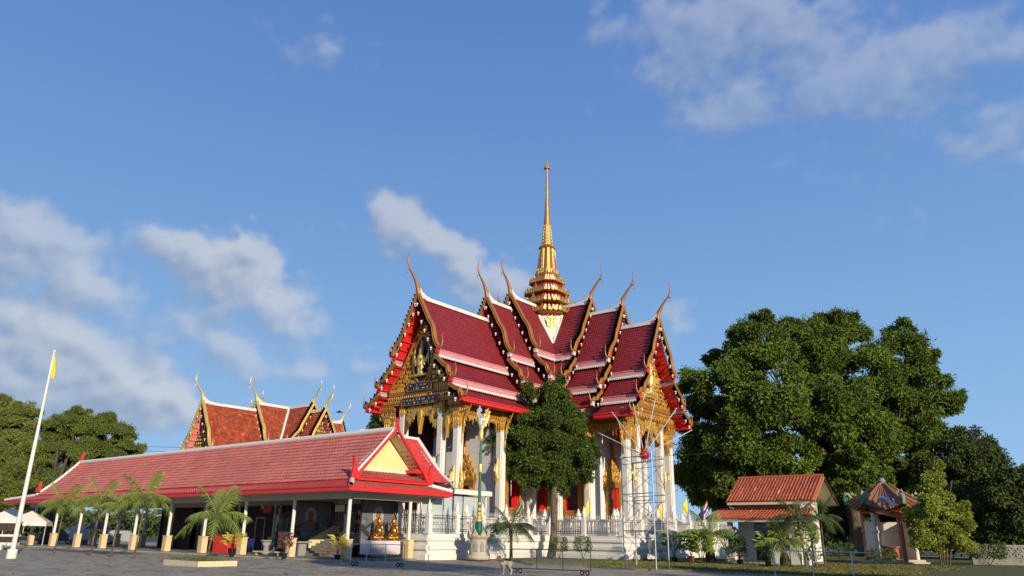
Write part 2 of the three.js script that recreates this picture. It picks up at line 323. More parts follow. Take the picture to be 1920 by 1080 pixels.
// ---------------------------------------------------------------- roof tiles laid in lapping courses
function tileSlope(p00, p01, p10, p11, tw, th, o = {}) {
  const { sag = 0, lap = .038, rib = .022, jitter = .16, roll = false, patches = 0, seed = 1, color = [1, 1, 1], flipN = 1 } = o;
  const V = a => new THREE.Vector3(...a), A = V(p00), B = V(p01), Cc = V(p10), D = V(p11);
  const lenU = (A.distanceTo(B) + Cc.distanceTo(D)) / 2, lenV = (A.distanceTo(Cc) + B.distanceTo(D)) / 2;
  const nu = Math.max(1, Math.round(lenU / tw)), nv = Math.max(1, Math.round(lenV / th));
  const nrm = B.clone().sub(A).cross(Cc.clone().sub(A)); if (nrm.length() < 1e-6) nrm.copy(D.clone().sub(Cc).cross(A.clone().sub(Cc)).negate());
  nrm.normalize(); if (nrm.y < 0) nrm.negate(); nrm.multiplyScalar(flipN);
  const prof = roll ? [[0, 0], [.2, .25], [.36, 1], [.64, 1], [.8, .25]] : [[0, 0], [.14, 1], [.86, 1]];
  const out = [], col = [], r = rngOf(seed * 77 + 5), tmp = new THREE.Vector3(), tmp2 = new THREE.Vector3();
  const P = (u, v, h) => { tmp.lerpVectors(A, B, u); tmp2.lerpVectors(Cc, D, u); tmp.lerp(tmp2, v); const k = h - sag * Math.sin(Math.PI * v); return [tmp.x + nrm.x * k, tmp.y + nrm.y * k, tmp.z + nrm.z * k]; };
  for (let j = 0; j < nv; j++) {
    const rowTone = 1 + (r() - .5) * jitter * .4;
    for (let i = 0; i < nu; i++) {
      const mp = P((i + .5) / nu, (j + .5) / nv, 0); let tone = rowTone * (1 + (r() - .5) * jitter * 1.6) * (1 + .34 * (fbm(mp[0] * .55 + seed, mp[1] * .55, mp[2] * .55, 4) - .5)); let cc = [color[0] * tone, color[1] * tone, color[2] * tone];
      if (patches && r() < patches) { const w = .4 + r() * .8; cc = [cc[0] * (1 + .5 * w), cc[1] * (1 + 1.6 * w), cc[2] * (1 + 1.8 * w)]; }
      const lift = lap * (.92 + r() * .16);
      for (let k = 0; k < prof.length; k++) {
        const n = prof[k + 1] ?? [1, 0], u0 = (i + prof[k][0]) / nu, u1 = (i + n[0]) / nu, h0 = prof[k][1] * rib, h1 = n[1] * rib, v0 = j / nv, v1 = (j + 1) / nv;
        const a = P(u0, v0, h0 + .004), b = P(u1, v0, h1 + .004), c = P(u1, v1, h1 + lift), d = P(u0, v1, h0 + lift), e = P(u0, v1, -.01), f = P(u1, v1, -.01);
        quad(out, a, d, c, b); quad(out, d, e, f, c); for (let q = 0; q < 12; q++) col.push(...cc);
      }
    }
  }
  return soup(out, col);
}

// ---------------------------------------------------------------- parts shared by the two cross-shaped temples
const rot2 = (a, b) => Math.atan2(b[1] - a[1], b[0] - a[0]);
function vergeLine(a, b, n = 16, wave = .14) {        // board line in (t,y): straight, then the serpent bend near its foot
  const L = Math.hypot(b[0] - a[0], b[1] - a[1]), nx = (a[1] - b[1]) / L, ny = (b[0] - a[0]) / L, p = [];
  for (let i = 0; i <= n; i++) {
    const u = i / n; let w = -Math.sin(Math.PI * u) * .05 * L * .3;
    if (u > .52) w += Math.sin((u - .52) / .48 * 2 * Math.PI) * -wave * (1 - .25 * u);
    p.push([a[0] + (b[0] - a[0]) * u + nx * w, a[1] + (b[1] - a[1]) * u + ny * w]);
  }
  return p;
}
function bargeboard(a, b, s, sc = 1, w = .27) {       // returns {board, teeth}
  const L = vergeLine(a, b, 18, .15 * sc), up = [], dn = [];
  for (let i = 0; i < L.length; i++) {
    const q = L[Math.min(i + 1, L.length - 1)], p = L[Math.max(i - 1, 0)], l = Math.hypot(q[0] - p[0], q[1] - p[1]), nx = -(q[1] - p[1]) / l, ny = (q[0] - p[0]) / l;
    const k = w * sc * (.8 + .2 * i / L.length); up.push([L[i][0] + nx * k * .35, L[i][1] + ny * k * .35]); dn.push([L[i][0] - nx * k * .65, L[i][1] - ny * k * .65]);
  }
  const toS = g => g.rotateY(Math.PI / 2);            // xy shape (t,y) with depth along s: x -> -z
  const board = [T(toS(extr([...up, ...dn.slice().reverse()].map(p => [-p[0], p[1]]), .26 * sc, .03)), s, 0, 0)];
  // raised rails on the outer face
  for (const f of [.1, -.5]) board.push(taper(L.map((p, i) => { const q = L[Math.min(i + 1, L.length - 1)], o = L[Math.max(i - 1, 0)], l = Math.hypot(q[0] - o[0], q[1] - o[1]); return [s + .15 * sc, p[1] + (q[0] - o[0]) / l * f * w * sc, p[0] - (q[1] - o[1]) / l * f * w * sc]; }), [.05 * sc, .06 * sc], 4, 18));
  const teeth = [], len = Math.hypot(b[0] - a[0], b[1] - a[1]), n = Math.max(4, Math.round(len / (.36 * sc)));
  for (let i = 0; i < n; i++) {
    const f = (i + .6) / n * (L.length - 1), k = Math.floor(f), p = up[k], q = up[Math.min(k + 1, up.length - 1)], x = p[0] + (q[0] - p[0]) * (f - k), y = p[1] + (q[1] - p[1]) * (f - k);
    const an = rot2(p, q) + Math.PI / 2;              // normal angle
    const g = flame(0, 0, 0, .44 * sc, an - Math.PI / 2 + .5 * Math.sign(b[0] - a[0]), 0, Math.sign(b[0] - a[0]));
    // shape lies in xy = (t,y); turn to stand in the (z,y) plane at s
    g.applyMatrix4(mtx.set(0, 0, 1, 0, 0, 1, 0, 0, 1, 0, 0, 0, 0, 0, 0, 1)); teeth.push(g.translate(s, y - .03, x));
  }
  return { board, teeth };
}
const chofaGeo = sc => [taper([[0, -.35, 0], [.22, .35, 0], [.62, 1.0, 0], [1.12, 1.55, 0], [1.36, 2.05, 0], [1.38, 2.55, 0], [1.22, 3.05, 0]].map(p => p.map(v => v * sc)), [.22 * sc, .16 * sc, .11 * sc, .075 * sc, .065 * sc, .05 * sc, .012 * sc], 7, 26),
  T(new THREE.SphereGeometry(.24 * sc, 10, 8), .02 * sc, .05 * sc, 0, 0, 0, 0, .9, 1.35, .8),
  taper([[1.16, 1.6, 0], [1.36, 1.5, 0], [1.44, 1.26, 0]].map(p => p.map(v => v * sc)), [.09 * sc, .06 * sc, .02 * sc], 5), T(new THREE.SphereGeometry(.055 * sc, 6, 5), 1.44 * sc, 1.16 * sc, 0),
  T(FLAME, .3 * sc, .55 * sc, 0, 0, 0, 2.2, .34 * sc)];
const hornGeo = (sg, sc) => [taper([[0, 0, 0], [0, -.02, .26 * sg], [0, .22, .44 * sg], [0, .62, .50 * sg], [0, .98, .42 * sg], [0, 1.32, .46 * sg]].map(p => p.map(v => v * sc)), [.13 * sc, .13 * sc, .09 * sc, .055 * sc, .035 * sc, .01 * sc], 6, 18),
  T(new THREE.SphereGeometry(.15 * sc, 8, 6), 0, .02 * sc, .06 * sg * sc, 0, 0, 0, .8, 1.1, 1.1), T(FLAME, 0, .12 * sc, .3 * sg * sc, 0, Math.PI / 2, .4 * sg, .34 * sc), T(FLAME, 0, -.02 * sc, .02 * sg * sc, 0, Math.PI / 2, 0, .36 * sc)];

// one arm of a cross-shaped roof: s runs outward, t across; returns nothing, adds parts to o turned by phi
function roofArm(o, phi, secs, cfg) {
  const { tile, board, tooth, trim, strip, fascia, soffit, sc = 1, bands = true, sag = .1, tw = .24, th = .30, patches = 0, tone = [1, 1, 1], jit = .16 } = cfg;
  const add = (n, g, m, k, parent) => { const p = part(n, g, m, parent ?? o, k ?? {}); if (!parent) p.rotation.y = phi; return p; };
  secs.forEach((S, si) => {
    const { s0, s1, apex, tiers, flare = true } = S, ridge = [];
    // white ridge cap that sweeps up to its finial
    const rl = [[s1, apex - .30], [s0 + .02, apex - .30], [s0 + .02, apex + .62 * sc], [s0 - .22 * sc, apex + .34 * sc], [s0 - .7 * sc, apex + .10 * sc], [s0 - 1.4 * sc, apex + .0], [s1, apex + .0]];
    add('ridge_cap', [extr(rl, .34 * sc, .02), box(s0 - s1 - .6, .12, .5 * sc, (s0 + s1) / 2 - .3, apex - .26, 0)], trim, { label: 'white ridge cap' });
    add('roof_finial', T(merge(chofaGeo(sc)), s0 + .02, apex + .42 * sc, 0), cfg.finial ?? board);
    for (const sg of [-1, 1]) {
      tiers.forEach((t, ti) => {
        const [ta, ya, tb, yb] = t, A = [s0 - .06, ya, sg * ta], B = [s1, ya, sg * ta], Cc = [s0 - .06, yb, sg * tb], D = [s1, yb, sg * tb];
        add('roof_tiles', tileSlope(A, B, Cc, D, tw, th, { sag: sag * (ti ? .5 : 1), seed: si * 10 + ti + (sg > 0 ? 3 : 0) + 1, patches, jitter: jit, color: tone }), tile, { kind: 'stuff' });
        // boarded underside
        const len = Math.hypot(tb - ta, yb - ya), nx = (ya - yb) / len * sg, ny = (tb - ta) / len;
        const off = (p, d) => [p[0], p[1] - ny * d, p[2] - nx * d];
        const u = []; quad(u, off(A, .16), off(B, .16), off(D, .16), off(Cc, .16)); add('soffit', soup(u), soffit);
        if (si === 0) {                                    // ribs of the eaves soffit at the gable
          const nr = Math.max(3, Math.round(len / .75));
          for (let i = 0; i <= nr; i++) { const f = i / nr, z = sg * (ta + (tb - ta) * f), y = ya + (yb - ya) * f; add('soffit_rib', box(1.15, .10, .10, s0 - .62, y - ny * .21, z - nx * .21, Math.atan2(yb - ya, (tb - ta)) * -sg), soffit); }
        }
        const L = s0 - s1;
        if (ti < tiers.length - 1) {
          add('eave_band', [box(L, .26, .10, (s0 + s1) / 2, yb - .13, sg * (tb + .02)), box(L, .20, .10, (s0 + s1) / 2, yb - .33, sg * (tb + .07), -.25 * sg), box(L, .07, .16, (s0 + s1) / 2, yb - .02, sg * (tb + .04))], bands ? cfg.band : trim);
          const st = [box(L, .17, .07, (s0 + s1) / 2, yb - .52, sg * (tb + .15), -.5 * sg)], nt = Math.round(L / .22);
          for (let i = 0; i < nt; i++) st.push(box(.13, .08, .05, s1 + (i + .5) / nt * L, yb - .63, sg * (tb + .20), -.5 * sg));
          add('eave_strip', st, strip, { kind: 'stuff' });
        } else add('eave_board', [box(L, .34, .12, (s0 + s1) / 2, yb - .16, sg * (tb + .02)), box(L, .09, .18, (s0 + s1) / 2, yb - .01, sg * (tb + .05)), box(L, .05, .7, (s0 + s1) / 2, yb - .32, sg * (tb - .32))], fascia);
        // white stub at the gable end of each tier, with the purlin ends below the board
        const bg = bargeboard([sg * (ta + .02), ya + (ti ? .12 : .22)], [sg * (tb + .12), yb + .12], s0 + .10, sc);
        const bm = add('bargeboard', bg.board, board); part('board_teeth', bg.teeth, tooth, bm, { kind: 'stuff' });
        add('tail_finial', T(merge(hornGeo(sg, sc * .85)), s0 + .10, yb + .10, sg * (tb + .12)), board);
        add('tier_end', [box(.2, .30, .34, s0 + .06, yb - .16, sg * (tb + .02)), box(.24, .07, .42, s0 + .07, yb - .0, sg * (tb + .04))], si === 0 ? fascia : trim);
        const nk = Math.max(2, Math.round(len / .95)), kn = [];
        for (let i = 0; i < nk; i++) { const f = (i + .6) / nk, z = sg * (ta + (tb - ta) * f), y = ya + (yb - ya) * f; add('purlin_end', [T(new THREE.SphereGeometry(.10 * sc, 7, 5), s0 + .26, y - ny * .40, z - nx * .40), cyl(.05, .05, .1, s0 + .26, y - ny * .40 - .2, z - nx * .40, 6)], strip); }
      });
    }
  });
}

// ---------------------------------------------------------------- the great temple
const TEMPLE = 'large Thai temple with crossed red roofs, gilded gables and a tall golden spire';
const temple = thing('temple', TEMPLE, 'temple', [0, 0, 0]);
const LEFT = Math.PI, RIGHT = -Math.PI / 2, BACK = 0, FAR = Math.PI / 2;
{
  const secsOf = (a, b, c) => [
    { s0: a, s1: b, apex: 20.15, tiers: [[0, 20.0, 2.44, 15.30], [2.30, 14.62, 3.98, 12.90], [3.86, 12.24, 5.20, 11.32]] },
    { s0: b, s1: c, apex: 22.05, tiers: [[0, 21.9, 2.72, 16.60], [2.58, 15.92, 4.25, 14.02], [4.12, 13.36, 5.45, 12.35]] },
    { s0: c, s1: .4, apex: 23.30, tiers: [[0, 23.15, 3.02, 17.62], [2.88, 16.94, 4.6, 15.05], [4.46, 14.40, 5.7, 13.45]] }];
  const cfg = { tile: M.tileRed, board: M.goldBrown, tooth: M.gold, trim: M.whiteTrim, strip: M.whiteTrim, fascia: M.redPaint, soffit: M.redPaint, band: M.pinkTrim, finial: M.goldBrown };
  const aL = secsOf(18.0, 9.35, 5.95), aR = secsOf(12.2, 8.55, 5.1);
  roofArm(temple, LEFT, aL, cfg); roofArm(temple, RIGHT, aR, cfg);
  // the two far arms show only their ridges, upper tiers and finials
  const trim2 = S => S.map(s => ({ ...s, tiers: s.tiers.slice(0, 2) }));
  roofArm(temple, BACK, trim2(secsOf(14.0, 8.9, 5.6)), cfg); roofArm(temple, FAR, trim2(secsOf(12.2, 8.55, 5.1)), cfg);

  const arm = (phi, f) => f((n, g, m, k, parent) => { const p = part(n, g, m, parent ?? temple, k ?? {}); if (!parent) p.rotation.y = phi; return p; });
  const swap = swapXZ;   // (x,y,z) -> s=z, t=x
  const facePlate = (pts, s, d, bev = .02, holes = []) => swap(extr(pts, d, bev, holes)).translate(s, 0, 0);

  // little closed gables of the upper sections
  for (const [phi, S] of [[LEFT, aL], [RIGHT, aR]]) arm(phi, add => {
    for (const q of S.slice(1)) add('gable_panel', [facePlate([[0, q.apex - .5], [-2.5, 16.9], [-4, 13.2], [4, 13.2], [2.5, 16.9]], q.s0 - .7, .2)], M.redDeep);
  });

  // main pediments, friezes, signs and hanging arches
  const gable = (phi, ps, style) => arm(phi, add => {
    const r = rngOf(style * 13 + 3);
    add('pediment', [facePlate([[0, 18.6], [-2.5, 14.2], [-3.7, 12.55], [3.7, 12.55], [2.5, 14.2]], ps, .3)], M.goldDeep, { label: style ? 'sunlit gilded pediment with a winged figure' : 'shaded carved pediment with a dark niche' });
    const orn = [], inside = (t, y) => { const hw = y > 14.3 ? 2.45 * (18.4 - y) / 4.1 : 2.45 + (14.3 - y) / 1.75 * 1.15; return Math.abs(t) < hw - .12; };
    for (let y = 12.75; y < 18; y += .36) for (let t = -4.1; t <= 4.1; t += .36) {
      const tt = t + (r() - .5) * .12, yy = y + (r() - .5) * .12; if (!inside(tt, yy)) continue;
      const e = Math.hypot(tt / 1.12, (yy - 15.0) / 2.15); if (!style && e < 1) continue; if (style && Math.hypot(tt / .7, (yy - 15.1) / 1.7) < 1) continue;
      orn.push(r() < .4 ? T(scroll, tt, yy, .20, 0, 0, r() * 6, (.26 + r() * .12) * (tt > 0 ? 1 : -1), .26 + r() * .12, .5) : flame(tt, yy - .15, .20, .34 + r() * .2, (tt > 0 ? -1 : 1) * (.3 + r() * .9), 0, tt > 0 ? 1 : -1));
    }
    add('carved_relief', swap(merge(orn)).translate(ps, 0, 0), M.gold, { kind: 'stuff' });
    // frame following the gable edge
    for (const sg of [-1, 1]) add('pediment_frame', taper([[ps + .2, 18.4, .1 * sg], [ps + .2, 16.2, 1.28 * sg], [ps + .2, 14.25, 2.42 * sg], [ps + .2, 13.5, 3.1 * sg], [ps + .2, 12.6, 3.75 * sg]], [.10, .10], 5), M.goldBrown);
    if (!style) {
      const al = (k, s = 1) => { const p = []; for (let i = 0; i <= 20; i++) { const a = i / 20 * 2 * Math.PI, y = Math.sin(a), x = Math.cos(a) * (1 - .42 * Math.max(0, y) * Math.max(0, y)); p.push([x * .98 * k, 15.0 + y * 1.9 * k * s]); } return p; };
      add('niche', [facePlate(al(1), ps + .14, .06)], M.navy, { label: 'dark almond-shaped niche' });
      const fr = al(1.03).map(p => [ps + .24, p[1], p[0]]); add('niche_frame', [taper(fr, [.10, .10], 5, 40), taper(al(1.2).map(p => [ps + .2, p[1], p[0]]), [.07, .07], 5, 40)], M.gold);
    }
    // the figure: many-armed standing deity / winged bird with rider
    const fy = style ? 13.5 : 13.55, F = ps + .42;
    const caps = [[F, fy + .2, -.12, F, fy + .95, -.14, .13, .17], [F, fy + .2, .12, F, fy + .95, .16, .13, .17], [F, fy + .95, 0, F, fy + 1.55, 0, .26, .30], [F, fy + 1.55, 0, F, fy + 1.9, 0, .14, .14], [F, fy + 1.98, 0, F, fy + 2.15, 0, .2, .18], [F, fy + 2.2, 0, F, fy + 3.05, 0, .16, .02],
    [F, fy + 1.5, -.3, F + .05, fy + 1.15, -.62, .11, .09], [F + .05, fy + 1.15, -.62, F, fy + 1.7, -.72, .09, .07], [F, fy + 1.5, .3, F + .05, fy + 1.15, .62, .11, .09], [F + .05, fy + 1.15, .62, F, fy + 1.75, .75, .09, .07], [F, fy + 1.35, -.26, F + .1, fy + .9, -.5, .1, .08], [F, fy + 1.35, .26, F + .1, fy + .9, .5, .1, .08],
    [F, fy + .9, -.85, F, fy + 2.2, -.78, .05, .04], [F, fy + .1, -.6, F, fy + .1, .6, .12, .12]];
    add('deity_figure', sdfBody(caps, [F - .6, fy - .2, -1.1], [F + .6, fy + 3.2, 1.1], 56, .08), M.goldPale);
    if (style) {
      const w = [];
      for (const sg of [-1, 1]) { for (let i = 0; i < 9; i++) w.push(swap(tip((.25 + i * .14) * sg, 14.3 + i * .10, 0, .95 - i * .04, -sg * (.7 + i * .10), 0, .55)).translate(F - .06, 0, 0)); w.push(taper([[F, 14.1, .1 * sg], [F + .05, 14.6, .7 * sg], [F, 15.15, 1.45 * sg]], [.16, .13, .05], 6)); }
      for (let i = -5; i <= 5; i++) w.push(swap(tip(i * .16, 13.25, 0, .75, -i * .12, 0, .6)).translate(F - .05, 0, 0));
      add('wing', w, M.goldPale); add('dark_gap', [facePlate([[-2.0, 13.0], [-1.3, 14.3], [-1.05, 13.0]], ps + .15, .03), facePlate([[1.05, 13.0], [1.3, 14.3], [2.0, 13.0]], ps + .15, .03)], M.dark);
    }
    // stepped beams with dentils
    const beam = [], den = [];
    for (const [y, h, w, d] of [[12.35, .34, 3.62, .55], [12.02, .16, 3.95, .42], [11.52, .2, 4.45, .5]]) beam.push(box(d, h, w * 2, ps + .05, y, 0));
    for (let t = -4.37; t <= 4.4; t += .23) { if (Math.abs(t) < 3.5) den.push(swap(tip(t, 12.46, 0, .34, 0, 0, .55)).translate(ps + .26, 0, 0)); den.push(box(.10, .22, .11, ps + .3, 11.72, t)); if (Math.abs(t) < 3.9) den.push(swap(tip(t, 12.14, 0, -.30, 0, 0, .5)).translate(ps + .25, 0, 0)); }
    add('gable_beam', beam, M.goldBrown); add('dentil_row', den, M.gold, { kind: 'stuff' });
    // frieze or sign under the beam
    if (!style) {
      for (const [y, h, w, s] of [[12.72, .62, 1.28, ps + .42], [11.62, .62, 1.95, ps + .36]]) {
        const sg = add('sign_board', box(.08, h, w * 2, s, y, 0), M.navy, { label: 'dark blue sign with gold writing' });
        part('sign_frame', [box(.12, .05, w * 2 + .1, s + .02, y + h / 2, 0), box(.12, .05, w * 2 + .1, s + .02, y - h / 2, 0), box(.12, h, .05, s + .02, y, w + .02), box(.12, h, .05, s + .02, y, -w - .02)], M.goldBrown, sg);
        const wr = [], q = rngOf(5 + h * 9 + w * 7 | 0);
        for (const ly of h > .6 && w < 1.5 ? [.13, -.13] : [.1, -.15]) for (let t = -w + .2; t < w - .15; t += .17) {
          if (q() < .42) continue; const hh = .12, y0 = y + ly - .06;                       // small gilded letters, too small to read
          wr.push(box(.025, hh, .022, s + .05, y0 + hh / 2, t), box(.025, .02, .07, s + .05, y0 + (q() < .5 ? hh : 0), t + .035)); if (q() < .7) wr.push(box(.025, hh * .8, .022, s + .05, y0 + hh * .45, t + .07)); if (q() < .3) wr.push(box(.025, .03, .05, s + .05, y0 + hh + .05, t + .04));
        }
        part('lettering', wr, M.goldPale, sg, { kind: 'stuff' });
      }
    } else {
      const fr = []; for (let t = -4.2; t <= 4.2; t += .52) { fr.push(swap(T(new THREE.TorusGeometry(.17, .04, 4, 10), t, 11.62, 0)).translate(ps + .3, 0, 0), swap(tip(t, 11.56, 0, .2)).translate(ps + .32, 0, 0), swap(T(new THREE.TorusGeometry(.24, .03, 4, 8, Math.PI), t, 11.5, 0, 0, 0, Math.PI)).translate(ps + .3, 0, 0)); }
      add('frieze', [fr, box(.3, .5, 9, ps, 11.6, 0)], M.gold);
    }
    // outer beam a step lower
    for (const sg of [-1, 1]) {
      const g = [box(.5, .3, 1.9, ps, 11.15, 3.9 * sg), box(.4, .4, 1.7, ps, 10.75, 3.9 * sg)], d = [];
      for (let i = 0; i < 8; i++) d.push(swap(tip((3.1 + i * .22) * sg, 11.28, 0, .28, 0, 0, .5)).translate(ps + .24, 0, 0), swap(tip((3.1 + i * .22) * sg, 10.6, 0, -.26, 0, 0, .6)).translate(ps + .2, 0, 0));
      for (let i = 0; i < 3; i++) d.push(swap(T(scroll, (3.3 + i * .5) * sg, 10.85, .05, 0, 0, i, .34)).translate(ps + .22, 0, 0));
      add('side_beam', g, M.goldBrown); add('side_beam_carving', d, M.gold, { kind: 'stuff' });
    }
    // hanging arch between columns: (t0,t1,top,depth)
    for (const [t0, t1, top, dp] of [[-1.85, 1.85, 11.35, 1.75], [2.3, 3.55, 10.55, 1.5], [-3.55, -2.3, 10.55, 1.5]]) { const [pl, ...lv] = hangArch(t0, t1, top, dp, r).map(g => swap(g).translate(ps, 0, 0)); const ar = add('hanging_arch', pl, M.goldDeep); part('arch_carving', lv, M.gold, ar, { kind: 'stuff' }); }
  });
  function hangArch(t0, t1, top, dp, r) {
    const w = t1 - t0, c = (t0 + t1) / 2, pts = [[t0, top], [t1, top], [t1, top - dp * 1.35]];
    const N = 12; for (let i = 0; i <= N; i++) { const u = i / N, x = t1 - w * .08 - u * w * .84, k = Math.abs(u - .5) * 2; let y = top - dp * (.30 + .75 * Math.pow(k, 2.2)); y -= .12 * Math.abs(Math.sin(u * Math.PI * 4)); if (Math.abs(u - .5) < .06) y = top - dp * .95; pts.push([x, y]); }
    pts.push([t0, top - dp * 1.35]);
    const g = [extr(pts, .14, .02)];
    for (let i = 0; i < w * 30; i++) { const u = r(), x = t0 + w * (.05 + .9 * u), k = Math.abs(u - .5) * 2, low = dp * (.28 + .8 * Math.pow(k, 2.2)); g.push(flame(x, top - r() * low - .05, .10, .26 + r() * .2, Math.PI + (r() - .5) * 1.4, 0, r() < .5 ? 1 : -1)); }
    for (const f of [.25, .75]) g.push(tip(t0 + w * f, top - dp * .42, .02, -dp * .32, 0, 0, .35));
    g.push(tip(c, top - dp * .35, .12, -dp * .95, 0, 0, .34), tip(c, top - dp * .3, .17, -dp * .6, 0, 0, .4), tip(c, top - dp * .12, .16, .3, 0));
    return g;
  }
  gable(LEFT, 16.95, 0); gable(RIGHT, 10.85, 1);

  // ---- columns: white shaft with gilded lotus capital
  function column(x, z, y0, y1, w, cap = 1.15) {
    const h = y1 - y0, sh = part('column', [box(w, h, w * .72, x, y0 + h / 2, z), box(w * .72, h, w - .004, x, y0 + h / 2, z), box(w * 1.3, .28, w * 1.3, x, y0 + .14, z), box(w * 1.16, .2, w * 1.16, x, y0 + .38, z)], M.white, temple);
    const c = [box(w * 1.06, .12, w * 1.06, x, y1 - cap, z), box(w * 1.12, .1, w * 1.12, x, y1 - cap * .52, z), box(w * 1.5, .14, w * 1.5, x, y1 - .06, z), box(w * 1.28, .12, w * 1.28, x, y1 - .2, z)];
    for (let i = 0; i < 4; i++) { const a = i * Math.PI / 2; for (const o of [-.34, 0, .34]) { const p = [Math.cos(a) * w * .54 - Math.sin(a) * o * w, Math.sin(a) * w * .54 + Math.cos(a) * o * w]; c.push(T(LEAFTIP, x + p[0], y1 - cap * .5, z + p[1], 0, Math.PI / 2 - a, 0, .24, cap * .5, .5), T(LEAFTIP, x + p[0], y1 - cap * 1.02, z + p[1], 0, Math.PI / 2 - a, 0, .22, cap * .46, .4), T(LEAFTIP, x + p[0], y1 - cap * .98, z + p[1], 0, Math.PI / 2 - a, 0, .2, -.36, .4)); } }
    c.push(box(w * 1.03, cap, w * .76, x, y1 - cap / 2, z), box(w * .76, cap - .01, w * 1.03, x, y1 - cap / 2 + .004, z));
    part('capital', c, M.gold, sh); return sh;
  }
  const FLOOR = 2.1, W = .64;
  for (const sx of [[LEFT, 16.8], [RIGHT, 10.7]]) {
    const P = (s, t) => sx[0] === LEFT ? [-s, -t] : [-t, s];
    for (const t of [-2.1, 2.1]) { const [x, z] = P(sx[1], t); column(x, z, FLOOR, 12.0, W, 1.1); }
    for (const t of [-3.8, 3.8]) { const [x, z] = P(sx[1], t); column(x, z, FLOOR, 10.7, W, 1.15); }
  }
  for (const x of [-11.7, -7.6]) for (const z of [3.8, -3.8]) column(x, z, FLOOR, 10.9, W, 1.1);
  for (const x of [3.8, -3.8]) column(x, 7.0, FLOOR, 10.9, W, 1.1);
  column(-4.0, 4.0, FLOOR, 11.2, W, 1.1); column(3.8, 4.2, FLOOR, 10.9, W, 1.1);
  for (const z of [-11.6, -7]) for (const x of [-3.8, 3.8]) column(x, z, FLOOR, 10.9, W, 1.1);
  for (const z of [-3.8, 3.8]) column(11.7, z, FLOOR, 10.9, W, 1.1);

  // side beams under the eaves, carved fringe below, and eaves brackets on the columns
  const side = (x0, z0, x1, z1, y, nx, nz) => {
    const L = Math.hypot(x1 - x0, z1 - z0), cx = (x0 + x1) / 2, cz = (z0 + z1) / 2, ry = -Math.atan2(z1 - z0, x1 - x0), b = [box(L, .5, .5, 0, 0, 0), box(L, .14, .62, 0, .3, 0)], d = [], r = rngOf(L * 100 | 0);
    for (let u = -L / 2 + .15; u < L / 2; u += .26) { for (const f of [1, -1]) { d.push(T(LEAFTIP, u, -.26, .2 * f, 0, 0, 0, .26, -.34, .5), T(LEAFTIP, u, .02, .26 * f, 0, 0, 0, .16, .26, .4)); } }
    for (let u = -L / 2 + .3; u < L / 2; u += .2) d.push(flame(u, -.3 - r() * .35, .05, .3 + r() * .2, Math.PI + (r() - .5), 0, r() < .5 ? 1 : -1));
    for (let u = -L / 2 + .6; u < L / 2; u += .95) d.push(T(LEAFTIP, u, -.3, .05, 0, 0, 0, .36, -.95, .5), T(scroll, u + .4, -.5, .05, 0, 0, 1, .4));
    part('side_beam', b.map(g => T(g, cx, y, cz, 0, ry)), M.goldBrown, temple); part('beam_fringe', d.map(g => T(g, cx, y, cz, 0, ry)), M.gold, temple, { kind: 'stuff' });
  };
  side(-16.8, 3.8, -4.2, 3.8, 10.95); side(-3.8, 4.2, -3.8, 10.7, 10.95); side(3.8, 4.2, 3.8, 10.7, 10.95); side(-16.8, -3.8, -4.2, -3.8, 10.95);
  const bracket = (x, z, nx, nz) => {
    const g = [taper([[0, 8.6, .36], [0, 9.3, .55], [0, 9.9, .62], [0, 10.5, 1.0], [0, 11.0, 1.28]], [.03, .07, .09, .07, .03], 6)];
    for (let i = 0; i < 5; i++) g.push(T(FLAME, 0, 8.9 + i * .42, .45 + i * .12, 0, -Math.PI / 2, -.5, .26));
    g.push(T(LEAFTIP, 0, 8.7, .36, 0, Math.PI / 2, 0, .2, -.6, .4));
    const ry = Math.atan2(nx, nz); part('eave_bracket', g.map(q => T(q, x, 0, z, 0, ry)), M.gold, temple);
  };
  for (const x of [-16.8, -11.7, -7.6]) bracket(x, 3.8, 0, 1); bracket(-3.8, 7.0, -1, 0); bracket(-3.8, 10.7, -1, 0); bracket(3.8, 10.7, 1, 0); bracket(3.8, 7.0, 1, 0);
  // lower wall brackets, gilded, hung on the shafts
  const wallOrn = (x, z, y, ry) => part('hanging_ornament', [taper([[0, 1.2, 0], [0, .6, .1], [0, 0, .16], [0, -.7, .05]], [.05, .13, .18, .02], 6), T(FLAME, 0, .1, .14, 0, -Math.PI / 2, -.3, .7), T(FLAME, 0, -.3, .12, 0, 0, 0, .5), T(LEAFTIP, 0, -.1, .12, 0, 0, 0, .5, -.8, .6)].map(q => T(q, x, y, z, 0, ry)), M.goldPale, temple);
  wallOrn(-12.05, 3.8, 6.2, -Math.PI / 2); wallOrn(-17.13, 3.8, 5.3, -Math.PI / 2); wallOrn(-16.8, 4.15, 5.3, 0); wallOrn(-4.15, 7.0, 6.3, -Math.PI / 2); wallOrn(-2.45, 10.7, 6.4, -Math.PI / 2); wallOrn(-1.75, 10.7, 6.6, Math.PI / 2); wallOrn(2.1, 11.05, 6.2, 0); wallOrn(-1.75, 10.7, 5.2, Math.PI / 2);

  // ---- sanctuary walls with real openings
  const wall = (pts, holes, place, n = 'wall') => part(n, place(extr(pts, .3, 0, holes)), M.wallWhite, temple);
  const rect = (x0, y0, x1, y1) => [[x0, y0], [x1, y0], [x1, y1], [x0, y1]];
  const TOP = 12.9, winL = [-9.45, -5.55];
  wall(rect(-11.7, FLOOR, -3.2, TOP), winL.map(x => rect(x - .72, 3.65, x + .72, 6.6)), g => g.translate(0, 0, 3.05));
  wall(rect(3.5, FLOOR, 6.9, TOP), [rect(4.25, 3.65, 5.65, 6.6)], g => g.rotateY(-Math.PI / 2).translate(-3.05, 0, 0));           // faces -X along the right arm (x -> z)
